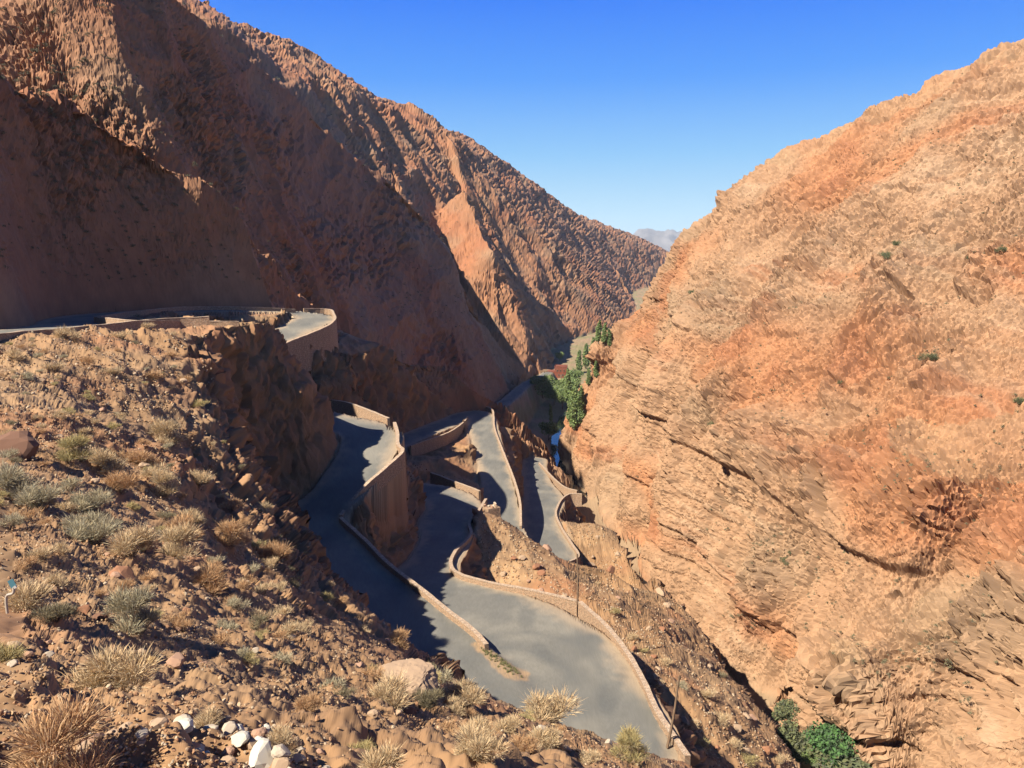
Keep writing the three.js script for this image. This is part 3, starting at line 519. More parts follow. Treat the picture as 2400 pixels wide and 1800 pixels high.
parapet('far parapet and right-hand parapet of the fourth bend', [[1085, 954, -49.3], [1095, 953, -49.4], [1138, 953, -49.5], [1152, 960, -49.7], [1155, 975, -50.1], [1157, 1002, -50.9], [1171, 1042, -51.9], [1185, 1078, -52.9], [1203, 1125, -54.2], [1216, 1175, -55.6], [1218, 1232, -57.1]], -1, 2.6);
parapet('parapet along the farther part of the lowest road arm', [[1262, 1084, -65.1], [1301, 1125, -63.9], [1326, 1143, -63.4], [1352, 1150, -63.3]], -1, 2.6);
parapet('angled parapet along the nearer part of the lowest road arm', [[1364, 1156, -63.2], [1333, 1157, -63.2], [1301, 1197, -62.6], [1312, 1233, -62.0], [1337, 1273, -61.4], [1353, 1302, -61.0], [1330, 1316, -60.9]], -1, 3.6);
// ---------------------------------------------------------------- shrubs of the near hillside
function ribbonMesh(count, make) { // thin curved blades; make(i) -> [from, to, bend, width, shade]
  const p = [], c = [];
  const a = new THREE.Vector3(), b = new THREE.Vector3(), m = new THREE.Vector3(), s = new THREE.Vector3(), d = new THREE.Vector3();
  for (let i = 0; i < count; i++) {
    const [f, t, bend, w, sh, fine] = make(i); a.fromArray(f); b.fromArray(t); m.addVectors(a, b).multiplyScalar(.5).add(new THREE.Vector3(...bend));
    d.subVectors(b, a); s.set(rnd() - .5, rnd() - .5, rnd() - .5).cross(d).normalize().multiplyScalar(w);
    const L = a.clone().addScaledVector(s, -.8), R = a.clone().addScaledVector(s, .8), ML = m.clone().addScaledVector(s, -1), MR = m.clone().add(s);
    const tri = fine ? [L, R, MR, L, MR, ML, ML, MR, b] : [L, R, b];
    for (const q of tri) { p.push(q.x, q.y, q.z); c.push(sh[0], sh[1], sh[2]); }
  }
  const g = new THREE.BufferGeometry(); g.setAttribute('position', new THREE.Float32BufferAttribute(p, 3)); g.setAttribute('color', new THREE.Float32BufferAttribute(c, 3)); g.computeVertexNormals(); return g;
}
function cushion(n, w, fine, tall, wild) { // a rounded dry shrub of about 1 m across and tall m high, standing at the origin
  const lobes = []; for (let k = 0; k < 7; k++) lobes.push([rr(-.28, .28), rr(.12, .5) * tall, rr(-.28, .28), rr(.2, .34)]);
  return ribbonMesh(n, () => {
    const l = lobes[Math.floor(rnd() * lobes.length)], az = rr(0, 6.283), el = Math.asin(rr(-.1, 1)), r0 = l[3] * rr(.25, .8);
    const ux = Math.cos(el) * Math.cos(az), uy = Math.sin(el) * .9 + .25, uz = Math.cos(el) * Math.sin(az), len = rr(.065, .165) * (rnd() < wild ? 1.6 : 1);
    const f = [l[0] + ux * r0, Math.max(0, l[1] + uy * r0 * .8 - .1), l[2] + uz * r0];
    const t = [f[0] + (ux + rr(-.35, .35)) * len, f[1] + (uy + rr(-.2, .4)) * len, f[2] + (uz + rr(-.35, .35)) * len];
    const v = rr(.7, 1.3), warm = rr(-.1, .1);
    return [f, t, [rr(-.02, .02), rr(0, .03), rr(-.02, .02)], w * rr(.6, 1.3), [v * (1 + warm), v, v * (1 - warm)], fine];
  });
}
function stems(n) { return ribbonMesh(n, () => { const az = rr(0, 6.283), r = rr(.1, .42); return [[rr(-.05, .05), -.06, rr(-.05, .05)], [Math.cos(az) * r, rr(.18, .5), Math.sin(az) * r], [0, .03, 0], .012, [1, 1, 1], true]; }); }
const shrubNear = [cushion(3600, .0042, true, 1.0, .05), cushion(3600, .0042, true, .8, .05), cushion(3400, .0044, true, 1.15, .06)];
const shrubMid = [cushion(950, .0105, false, .85, .05), cushion(950, .0105, false, .7, .05), cushion(900, .011, false, 1, .06), cushion(900, .011, false, .75, .08)];
const stemGeo = [stems(16), stems(22)];
const plantMat = (name, r, g, b) => new THREE.MeshPhysicalMaterial({ name, color: new THREE.Color().setRGB(r, g, b), vertexColors: true, roughness: 1, transmission: .25, thickness: 0, side: THREE.DoubleSide });
const SHRUB = {
  straw: plantMat('dry_straw_twigs', 0.450, 0.333, 0.189), grey: plantMat('grey_green_twigs', 0.324, 0.279, 0.176), rust: plantMat('rust_brown_twigs', 0.414, 0.252, 0.122), olive: plantMat('yellow_green_twigs', 0.333, 0.270, 0.113), dark: plantMat('dark_olive_twigs', 0.180, 0.149, 0.081),
};
const woodMat = new THREE.MeshStandardMaterial({ name: 'bare_wood', color: new THREE.Color().setRGB(0.143, 0.101, 0.067), roughness: 1, side: THREE.DoubleSide });
const shrubSpots = [];
const zone = (px, py) => py < 960 ? (px > 430 ? 'on the flank of the rocky promontory' : px > 200 ? 'on the bank under the upper parapet' : 'under the left end of the upper parapet') : py < 1200 ? (px < 150 ? 'at the left edge of the gravel slope' : px < 340 ? 'on the left part of the gravel slope' : 'on the gravel slope below the promontory') : py < 1420 ? (px < 160 ? 'at the left edge above the marker post' : px < 340 ? 'on the left of the near slope' : px < 560 ? 'in the middle of the near slope' : 'at the rim above the shaded road') : py < 1640 ? (px < 300 ? 'near the marker post' : px < 640 ? 'on the slope above the tall straw shrub' : px < 860 ? 'on the slope left of the pale boulder' : 'beside the big pale boulder') : px < 500 ? 'in the left foreground' : px < 800 ? 'in the foreground near the white stone' : px < 1060 ? 'in the foreground below the pale boulder' : 'at the near rim of the big bend';
function shrub(px, py, w, kind, label, group) { // column, row of its foot and width in the survey picture
  const g = seen(px, py); if (!g || g.road < .4 || g.slope > 1.5 || g.kind > 2) return;
  const size = w / FPX * g.d, near = w > 62, geo = near ? shrubNear[Math.floor(rnd() * 3)] : shrubMid[Math.floor(rnd() * 4)];
  if (size > 3.2 || size < .12) return;
  const root = new THREE.Group(); root.position.set(g.x, g.e + EYE - .04 * size, g.z); root.rotation.y = rr(0, 6.28); root.scale.set(size, size * rr(.85, 1.1), size);
  part('foliage', geo, SHRUB[kind], root);
  if (w > 40) part('stem', stemGeo[near ? 1 : 0], woodMat, root);
  shrubSpots.push([g.x, g.z, size]);
  return tag(add(root, kind === 'straw' || kind === 'rust' ? 'dry_shrub' : 'shrub'), group === 'zone' ? `${size < .6 ? 'small' : size < 1 ? 'medium' : size < 1.5 ? 'large' : 'very large'} ${label} ${zone(px, py)}` : label, 'shrub', group === 'zone' ? 'shrubs of the near slope' : group);
}
shrub(260, 1612, 165, 'straw', 'tall pale straw shrub, largest on the left foreground slope');
shrub(100, 1830, 205, 'rust', 'rust and straw twiggy shrub in the bottom left corner');
shrub(88, 1452, 118, 'straw', 'straw shrub just right of the teal marker plate');
shrub(132, 1478, 75, 'dark', 'dark olive shrub below and right of the marker plate');
shrub(328, 1492, 118, 'grey', 'grey-green shrub leaning over its own dark shadow, left of centre slope');
shrub(4, 1580, 95, 'olive', 'yellow-green shrub cut by the left edge of the picture');
shrub(505, 1385, 98, 'rust', 'broad rust-brown shrub in the middle of the near slope');
shrub(1096, 1660, 100, 'straw', 'straw shrub between the big pale boulder and the near asphalt');
shrub(912, 1648, 120, 'straw', 'straw shrub growing against the big pale boulder');
shrub(1290, 1700, 135, 'straw', 'wide straw tussock at the near rim of the big bend');
shrub(37, 1165, 110, 'grey', 'silvery shrub at the left edge, below the gravel streaks');
shrub(160, 1100, 80, 'olive', 'yellow-green shrub on the upper left gravel slope');
const G = { straw: ['straw-coloured shrub', 'zone'], rust: ['rust-brown shrub', 'zone'], grey: ['grey-green shrub', 'zone'], olive: ['yellow-green shrub', 'zone'], dark: ['dark olive shrub', 'zone'] };
for (const [px, py, w, k] of [[560, 1430, 58, 'grey'], [615, 1450, 62, 'straw'], [727, 1700, 68, 'rust'], [480, 1740, 78, 'straw'], [655, 1778, 80, 'straw'], [217, 1270, 112, 'grey'], [310, 1318, 104, 'straw'], [402, 1312, 102, 'straw'], [437, 1272, 80, 'rust'], [545, 1290, 84, 'rust'], [580, 1340, 58, 'grey'], [650, 1335, 74, 'rust'], [765, 1345, 64, 'rust'],
  [159, 800, 58, 'straw'], [285, 795, 48, 'straw'], [350, 778, 32, 'straw'], [130, 880, 46, 'straw'], [268, 892, 44, 'straw'], [40, 845, 46, 'straw'], [358, 882, 46, 'rust'], [480, 845, 42, 'straw'], [285, 980, 38, 'straw'], [325, 1075, 78, 'rust'], [400, 1050, 78, 'straw'], [252, 1115, 86, 'straw'], [100, 1205, 84, 'grey'], [163, 1160, 58, 'grey'], [212, 1205, 92, 'grey'], [280, 1170, 78, 'rust'], [366, 1150, 62, 'straw'], [387, 1182, 68, 'straw'], [464, 1145, 72, 'straw'], [541, 1200, 52, 'rust'], [215, 1258, 96, 'grey'], [450, 1243, 68, 'straw'], [622, 1222, 62, 'straw'], [704, 1238, 54, 'straw'], [435, 1285, 80, 'rust'],
  [822, 1398, 64, 'rust'], [934, 1528, 64, 'rust'], [977, 1522, 50, 'straw'], [1002, 1655, 64, 'dark'], [1115, 1738, 86, 'straw'], [1295, 1768, 96, 'straw'], [1368, 1715, 54, 'straw'], [840, 1733, 64, 'olive'], [872, 1795, 120, 'straw'], [1000, 1790, 76, 'straw'], [1118, 1796, 120, 'straw'], [1470, 1795, 80, 'olive'], [205, 860, 40, 'rust'], [430, 905, 40, 'rust'], [470, 960, 40, 'olive'], [400, 840, 36, 'rust'], [70, 900, 34, 'grey'], [210, 935, 34, 'olive'], [540, 905, 36, 'straw'], [575, 830, 26, 'olive'],
  [690, 1390, 60, 'dark'], [760, 1400, 50, 'olive'], [700, 1480, 60, 'straw'], [590, 1560, 46, 'olive'], [420, 1640, 50, 'straw'], [350, 1720, 60, 'olive'], [780, 1620, 60, 'grey'], [850, 1480, 46, 'straw'], [1190, 1720, 70, 'straw'], [1240, 1790, 80, 'rust'], [1380, 1790, 60, 'straw'], [600, 1300, 50, 'olive'], [505, 1330, 44, 'grey'], [60, 1330, 50, 'rust'], [150, 1310, 44, 'straw'], [20, 1240, 60, 'grey'], [350, 1400, 40, 'straw'], [240, 1400, 36, 'rust']]) shrub(px, py, w, k, ...G[k]);
// smaller ones in between
for (let n = 0, tries = 0; n < 185 && tries < 5000; tries++) {
  const px = rr(-150, 1500), py = rr(790, 1800), g = seen(px, py, 6); if (!g || (g.kind !== 1 && g.kind !== 2) || g.road < 1 || g.D > 105 || g.D < 9) continue;
  const size = rr(.45, 1.05), w = size * FPX / g.d; if (w > 62 || w < 14) continue;
  if (shrubSpots.some(([x, z, s]) => Math.hypot(x - g.x, z - g.z) < (s + size) * .42)) continue;
  const k = ['straw', 'straw', 'rust', 'rust', 'grey', 'olive', 'dark'][Math.floor(rnd() * 7)];
  if (shrub(px, py, w, k, ...G[k])) n++;
}
// shrubs on the slope between the big bend and the river
for (const [px, py, w, k] of [[1560, 1560, 36, 'straw'], [1660, 1640, 44, 'straw'], [1690, 1700, 46, 'straw'], [1720, 1760, 40, 'straw'], [1640, 1760, 46, 'olive'], [1480, 1500, 30, 'straw'], [1440, 1440, 26, 'olive'], [1600, 1620, 34, 'grey'], [1540, 1620, 30, 'straw'], [1400, 1370, 22, 'straw'], [1750, 1790, 44, 'olive'], [1620, 1700, 36, 'straw'], [1510, 1530, 24, 'olive'], [1690, 1580, 30, 'dark'], [1830, 1795, 40, 'straw']]) shrub(px, py, w, k, `${k === 'straw' ? 'straw-coloured' : k === 'olive' ? 'yellow-green' : k === 'grey' ? 'grey-green' : 'dark olive'} shrub on the steep slope ${px < 1500 ? 'outside the inner parapet' : px < 1620 ? 'outside the outer parapet' : px < 1690 ? 'above the rocky edge' : 'at the bottom edge above the river'}`, 'shrubs on the steep slope below the big bend');

// ---------------------------------------------------------------- stones
function stone(seed, squash, facets = 1) {
  let g = new THREE.IcosahedronGeometry(.5, facets); g = mergeVertices(g.deleteAttribute('uv').deleteAttribute('normal'));
  const p = g.attributes.position, cuts = []; for (let k = 0; k < 7; k++) cuts.push([rr(-1, 1), rr(-1, 1), rr(-1, 1), rr(.26, .42)]);
  for (let i = 0; i < p.count; i++) {
    let x = p.getX(i), y = p.getY(i), z = p.getZ(i); const k = 1 + .22 * n3(x * 2 + seed, y * 2, z * 2); x *= k; y *= k; z *= k;
    for (const c of cuts) { const L = Math.hypot(c[0], c[1], c[2]), d = (x * c[0] + y * c[1] + z * c[2]) / L - c[3]; if (d > 0) { x -= c[0] / L * d; y -= c[1] / L * d; z -= c[2] / L * d; } }
    p.setXYZ(i, x, y * squash, z * .85);
  }
  g = g.toNonIndexed(); g.computeVertexNormals(); return g;
}
const stoneMat = (name, r, g, b) => new THREE.MeshStandardMaterial({ name, color: new THREE.Color().setRGB(r, g, b), roughness: .95, bumpMap: plaster.bump, bumpScale: .01 });
const STONE = { pale: stoneMat('pale_limestone', 0.336, 0.277, 0.210), tan: stoneMat('tan_sandstone', 0.286, 0.197, 0.126), pink: stoneMat('pink_sandstone', 0.269, 0.160, 0.105), red: stoneMat('red_sandstone', 0.218, 0.101, 0.052), white: stoneMat('white_limestone', 0.420, 0.386, 0.319), yellow: stoneMat('ochre_stone', 0.353, 0.218, 0.076), dark: stoneMat('dark_red_stone', 0.126, 0.063, 0.038) };
const bigBoulder = (() => { let g = new THREE.IcosahedronGeometry(.5, 12); g = mergeVertices(g.deleteAttribute('uv').deleteAttribute('normal')); const p = g.attributes.position; for (let i = 0; i < p.count; i++) { let x = p.getX(i), y = p.getY(i), z = p.getZ(i); const k = 1 + .16 * n3(x * 1.6 + 4, y * 1.6, z * 1.6) + .10 * blocks(x * 4 + 3, y * 5, z * 4, .5) + .05 * blocks(x * 11, y * 12, z * 11, .5) + .02 * n3(x * 16, y * 16, z * 16); x *= k; y *= k; z *= k; if (y > .24) y = .24 + (y - .24) * .25 + x * .06; p.setXYZ(i, x, y * .9, z * .85); } g = g.toNonIndexed(); g.computeVertexNormals(); return g; })();
const boulders = [stone(1, .7, 2), stone(7, .8, 2), stone(13, .62, 2), stone(22, .9, 2), stone(31, .75, 2)];
function rock(px, py, w, kind, label, group, shape, sq = 1) {
  const g = seen(px, py); if (!g || g.slope > (g.D < 9 ? 4 : 1.5)) return; const size = w / FPX * g.d;
  const m = new THREE.Mesh(boulders[shape ?? Math.floor(rnd() * 5)], STONE[kind]); m.position.set(g.x, g.e + EYE + size * .16 * sq, g.z); m.rotation.set(rr(-.3, .3), rr(0, 6.28), rr(-.3, .3)); m.scale.set(size, size * sq, size);
  return tag(add(m, 'rock'), label, 'rock', group);
}
{ const b = rock(946, 1614, 150, 'tan', 'big pale orange boulder with a flat top above the big bend', null, 0, .8); b.geometry = bigBoulder; b.rotation.set(.08, .6, -.06); }
rock(615, 1785, 70, 'white', 'upright white stone at the bottom edge, brightest of the row', null, 3, 1.0);
rock(258, 1762, 52, 'tan', 'orange-tan stone at the left end of the foreground row', null, 1);
rock(35, 1085, 100, 'dark', 'dark red boulder at the left edge of the gravel slope', null, 1, .9);
rock(290, 1358, 52, 'red', 'smooth red boulder in the gravel, left of centre slope', null, 1, .8);
rock(415, 1568, 44, 'pink', 'pink boulder half sunk in shrub shadow on the near slope', null, 2);
rock(352, 1545, 24, 'yellow', 'small ochre-yellow stone beside a tan one on the near slope', null, 3, 1.2);
rock(337, 1536, 20, 'tan', 'small tan stone beside the ochre-yellow one', null, 1, 1.3);
rock(198, 1452, 34, 'red', 'red-brown boulder below the grey-green leaning shrub', null, 0);
rock(235, 1455, 34, 'dark', 'dark rounded boulder right of the red-brown one', null, 1);
rock(30, 1530, 50, 'tan', 'tan boulder on the bank at the left edge', null, 4);
for (let i = 0; i < 84; i++) { const px = rr(150, 780), py = rr(1725, 1800) + Math.max(0, (px - 420) * .03); rock(px, py, rr(14, 44), ['pale', 'tan', 'pink', 'pale', 'white', 'tan'][i % 6], `angular ${['pale', 'tan', 'pink', 'pale', 'white', 'tan'][i % 6]} stone in the ${px < 300 ? 'left' : px < 420 ? 'left middle' : px < 540 ? 'middle' : px < 660 ? 'right middle' : 'right'} of the foreground row`, 'stones of the foreground row'); }
for (let i = 0, t = 0; i < 60 && t < 900; t++) { const px = rr(0, 1450), py = rr(850, 1790), g = seen(px, py); if (!g || g.kind > 2 || g.road < 1 || g.D > 95 || g.D < 7) continue; const w = rr(11, 30); if (w / FPX * g.d > .9) continue; rock(px, py, w, ['pale', 'tan', 'pink', 'red', 'tan', 'pink'][i % 6], `loose ${['pale', 'tan', 'pink', 'red', 'tan', 'pink'][i % 6]} rock ${zone(px, py)}`, 'loose rocks on the near slope'); i++; }
for (let i = 0, t = 0; i < 40 && t < 900; t++) { const px = rr(1150, 1800), py = rr(1240, 1795), g = seen(px, py); if (!g || g.kind !== 1 || g.road < 2 || g.D > 200 || g.D < 60) continue; rock(px, py, rr(10, 26), ['tan', 'pink', 'red', 'tan'][i % 4], `${['tan', 'pink', 'red', 'tan'][i % 4]} rock on the steep slope ${px < 1300 ? 'above the lowest road arm' : px < 1450 ? 'outside the inner parapet' : px < 1600 ? 'outside the outer parapet' : 'above the gorge floor'}`, 'rocks on the steep slope below the big bend'); i++; }
// gravel and scree: too many to count
{
  const geos = [stone(41, .7, 0), stone(52, .85, 0), stone(63, .6, 0)], mat = new THREE.MeshStandardMaterial({ name: 'loose_gravel', color: 0xffffff, roughness: .95 });
  const tones = [[.29, .19, .105], [.32, .225, .14], [.24, .14, .072], [.27, .15, .078], [.19, .098, .05], [.34, .265, .18]];
  const spots = [];
  for (let t = 0; t < 80000 && spots.length < 40000; t++) {
    const px = rr(-260, 1900), py = rr(760, 1830), g = seen2(px, py); if (!g) continue;
    const patch = n3(g.x * .16 + 3, 0, g.z * .16) + .45 * n3(g.x * .6, 3, g.z * .6); if (patch < rr(-.9, .35)) continue;
    const size = clamp(rr(2.6, 6) * (g.D < 12 ? 1.5 : 1) * (rnd() < .12 ? 1.9 : 1) / FPX * g.d, .022, .42); spots.push([g, size]);
  }
  geos.forEach((geo, k) => {
    const mine = spots.filter((_, i) => i % 3 === k), im = new THREE.InstancedMesh(geo, mat, mine.length), o = new THREE.Object3D(), c = new THREE.Color();
    mine.forEach(([g, s], i) => { o.position.set(g.x, g.e + EYE + s * .12, g.z); o.rotation.set(rr(0, 6), rr(0, 6), rr(0, 6)); o.scale.set(s * rr(.8, 1.4), s * rr(.7, 1.1), s); o.updateMatrix(); im.setMatrixAt(i, o.matrix); const t = tones[Math.floor(rnd() * tones.length)], v = rr(.8, 1.15); im.setColorAt(i, c.setRGB(t[0] * v, t[1] * v, t[2] * v)); });
    tag(add(im, 'gravel'), 'loose angular gravel strewn over the near slope', 'gravel', null, 'stuff');
  });
}
function seen2(px, py) { // coarse and quick
  const [x, y, f] = ray(px, py), L = Math.hypot(x, f); let last = 1.3;
  for (let r = 1.3; r < 190; r *= 1.03) { if (terrain(x / L * r, -f / L * r) >= y / L * r) { let a = last, b = r; for (let k = 0; k < 5; k++) { const m = (a + b) / 2; if (terrain(x / L * m, -f / L * m) >= y / L * m) b = m; else a = m; } const X = x / L * b, Z = -f / L * b; terrain(X, Z); if (T.road < .3 || T.kind > 2) return null; const e = groundAt(X, Z); if (T.slope > 1.25) return null; return { x: X, z: Z, e, D: b, d: Math.hypot(b, e) }; } last = r; }
  return null;
}
// ---------------------------------------------------------------- river
{
  const line = [];
  for (let i = 6; i + 1 < river.length - 3; i++) for (let k = 0; k < 12; k++) { const t = k / 12; line.push([mix(river[i][0], river[i + 1][0], t), mix(river[i][1], river[i + 1][1], t)]); }
  const p = [], idx = [], n = line.length;
  for (let i = 0; i < n; i++) {
    const a = line[Math.max(0, i - 1)], b = line[Math.min(n - 1, i + 1)], L = Math.hypot(b[0] - a[0], b[1] - a[1]), nx = -(b[1] - a[1]) / L, nz = (b[0] - a[0]) / L, w = 2.6 + 1.2 * n2(i * .13, 4), off = 1.2 * n2(i * .21, 9), lev = -87.0 + sstep(-300, -1600, line[i][1]) * 20 + EYE;
    p.push(line[i][0] + nx * (off - w), lev, line[i][1] + nz * (off - w), line[i][0] + nx * (off + w), lev, line[i][1] + nz * (off + w));
    if (i) idx.push(i * 2 - 2, i * 2 - 1, i * 2, i * 2 - 1, i * 2 + 1, i * 2);
  }
  const g = new THREE.BufferGeometry(); g.setAttribute('position', new THREE.Float32BufferAttribute(p, 3)); g.setIndex(idx); g.computeVertexNormals();
  if (g.attributes.normal.getY(0) < 0) { g.setIndex(idx.map((_, k) => idx[k - k % 3 + (2 - k % 3)])); g.computeVertexNormals(); }
  tag(add(new THREE.Mesh(g, new THREE.MeshStandardMaterial({ name: 'river_water', color: new THREE.Color().setRGB(0.025, 0.038, 0.038), roughness: .06 })), 'river'), 'shallow blue river on the floor of the gorge', 'river', null, 'structure');
}
// ---------------------------------------------------------------- trees
const leafMat = (name, r, g, b) => new THREE.MeshPhysicalMaterial({ name, color: new THREE.Color().setRGB(r, g, b), vertexColors: true, roughness: .9, transmission: .35, thickness: 0, side: THREE.DoubleSide });
const LEAF = { willow: leafMat('willow_leaves', .14, .20, .055), walnut: leafMat('walnut_leaves', .05, .13, .025), poplar: leafMat('poplar_leaves', .16, .22, .06), olive: leafMat('tamarisk_leaves', .10, .115, .042) };
const barkMat = new THREE.MeshStandardMaterial({ name: 'bark', color: new THREE.Color().setRGB(0.109, 0.084, 0.059), roughness: 1 });
function crownGeo(n, leaf, lobes) { // leaf-sized faces spread through the lobes of a crown
  const p = [], c = [], a = new THREE.Vector3(), u = new THREE.Vector3(), v = new THREE.Vector3();
  for (let i = 0; i < n; i++) {
    const l = lobes[Math.floor(rnd() * lobes.length)], z = rr(-1, 1), t = rr(0, 6.283), r = Math.cbrt(rr(.18, 1)) * rr(.85, 1.12), q = Math.sqrt(1 - z * z);
    a.set(l[0] + q * Math.cos(t) * r * l[3], l[1] + z * r * l[4], l[2] + q * Math.sin(t) * r * l[3]);
    u.set(rnd() - .5, rnd() - .5, rnd() - .5).normalize(); v.set(rnd() - .5, rnd() - .5, rnd() - .5).cross(u).normalize(); const s = leaf * rr(.6, 1.3), k = rr(.72, 1.3), y = rr(-.12, .12);
    u.multiplyScalar(s); v.multiplyScalar(s * .6);
    const A = [a.x - u.x, a.y - u.y, a.z - u.z], B = [a.x + v.x, a.y + v.y, a.z + v.z], D = [a.x + u.x, a.y + u.y, a.z + u.z], E = [a.x - v.x, a.y - v.y, a.z - v.z];
    p.push(...A, ...B, ...D, ...A, ...D, ...E); for (let m = 0; m < 6; m++) c.push(k * (1 + y), k, k * (1 - y));
  }
  const g = new THREE.BufferGeometry(); g.setAttribute('position', new THREE.Float32BufferAttribute(p, 3)); g.setAttribute('color', new THREE.Float32BufferAttribute(c, 3)); g.computeVertexNormals(); return g;
}
function trunkGeo(h, r, lobes) {
  const parts = [new THREE.CylinderGeometry(r * .45, r, h, 7).translate(0, h / 2 - .2, 0)];
  for (const l of lobes.slice(0, 6)) { const from = new THREE.Vector3(0, h * rr(.4, .8), 0), to = new THREE.Vector3(l[0], l[1], l[2]), d = to.clone().sub(from), L = d.length(); const g = new THREE.CylinderGeometry(r * .12, r * .38, L, 5).translate(0, L / 2, 0); g.applyQuaternion(new THREE.Quaternion().setFromUnitVectors(new THREE.Vector3(0, 1, 0), d.normalize())); g.translate(from.x, from.y, from.z); parts.push(g); }
  return mergeGeometries(parts);
}
const lobesRound = (h, w, n) => Array.from({ length: n }, (_, k) => { const t = k * 2.4 + rr(0, .8), r = k ? w * rr(.3, .62) : 0; return [Math.cos(t) * r, h * rr(.38, .78), Math.sin(t) * r, w * rr(.32, .5), h * rr(.14, .24)]; });
const lobesTall = (h, w, n) => Array.from({ length: n }, (_, k) => { const f = k / (n - 1); return [rr(-.2, .2) * w, h * (.2 + .72 * f), rr(-.2, .2) * w, w * (.55 - .32 * f) * rr(.85, 1.15), h * .13]; });
const treeKinds = {};
function treeKind(name, lobes, h, n, leaf, mat, r) { treeKinds[name] = { crown: crownGeo(n, leaf, lobes), trunk: trunkGeo(h * .55, r, lobes), mat, h }; }
treeKind('walnut', lobesRound(8, 4.4, 16), 8, 5200, .26, LEAF.walnut, .3);
treeKind('willow', lobesRound(7, 4, 14), 7, 2600, .3, LEAF.willow, .25);
treeKind('olive', lobesRound(4, 3, 12), 4, 3000, .2, LEAF.olive, .14);
treeKind('poplar', lobesTall(14, 2.6, 10), 14, 1900, .38, LEAF.poplar, .28);
treeKind('poplar2', lobesTall(11, 3, 9), 11, 1700, .38, LEAF.willow, .26);
function tree(name, kind, px, py, hpx, label, group, D0, wide = 1) {
  const g = seen(px, py, D0 ?? 60); if (!g) return; const k = treeKinds[kind], s = hpx / FPX * g.d / k.h;
  const root = new THREE.Group(); root.position.set(g.x, g.e + EYE - .1, g.z); root.rotation.y = rr(0, 6.28); root.scale.set(s * wide, s, s * wide);
  part('trunk', k.trunk, barkMat, root); part('crown', k.crown, k.mat, root);
  return tag(add(root, name), label, 'tree', group);
}
tree('leafy_tree', 'walnut', 1972, 1728, 120, 'bright green round tree at the foot of the right-hand rock wall', null);
tree('leafy_tree', 'willow', 1816, 1632, 62, 'small round green tree alone at the bend of the gorge floor');
tree('tamarisk', 'olive', 1880, 1712, 84, 'dull green bushy tree left of the bright green round one', null);
tree('tamarisk', 'olive', 1846, 1685, 50, 'low olive bush nearest the shadow on the gorge floor');
tree('tamarisk', 'olive', 1990, 1796, 78, 'spreading green bush at the bottom edge below the bright green tree', null, 60, 1.4);
tree('tamarisk', 'willow', 1905, 1745, 44, 'small green bush between the two larger ones on the gorge floor');
// beside the river upstream
tree('poplar_tree', 'poplar', 1345, 1030, 108, 'tallest sunlit poplar beside the river, against the rock nose');
tree('poplar_tree', 'poplar2', 1357, 1000, 80, 'poplar tight behind the tallest sunlit one');
tree('poplar_tree', 'poplar2', 1337, 1040, 62, 'lower yellow-green poplar in front of the tallest one');
tree('poplar_tree', 'poplar', 1362, 985, 82, 'poplar nearest the rock nose, at the right of the riverside row');
tree('poplar_tree', 'poplar', 1330, 1008, 84, 'left-hand poplar of the riverside row');
tree('poplar_tree', 'poplar', 1290, 992, 44, 'slim pale poplar across the river from the row');
tree('leafy_tree', 'willow', 1286, 1032, 46, 'bright round tree at the foot of the sunlit rib by the river');
for (const [px, py, h] of [[1272, 935, 60], [1290, 930, 40], [1306, 925, 34], [1320, 930, 44], [1300, 950, 50], [1318, 960, 52], [1336, 930, 46], [1345, 910, 44], [1283, 915, 28]]) tree('shaded_tree', 'willow', px, py, h, 'dark tree in the shaded grove below the red house', 'trees of the shaded riverside grove');
for (const [px, py, h] of [[1356, 875, 52], [1372, 865, 58], [1388, 855, 60], [1402, 848, 52], [1416, 840, 48], [1380, 890, 40], [1396, 872, 44], [1428, 832, 40]]) tree('leafy_tree', 'poplar2', px, py, h, 'green tree in the sunlit grove beyond the red house', 'trees of the sunlit grove up the valley');
tree('leafy_tree', 'willow', 1312, 846, 22, 'small bright yellow-green tree right behind the red house');
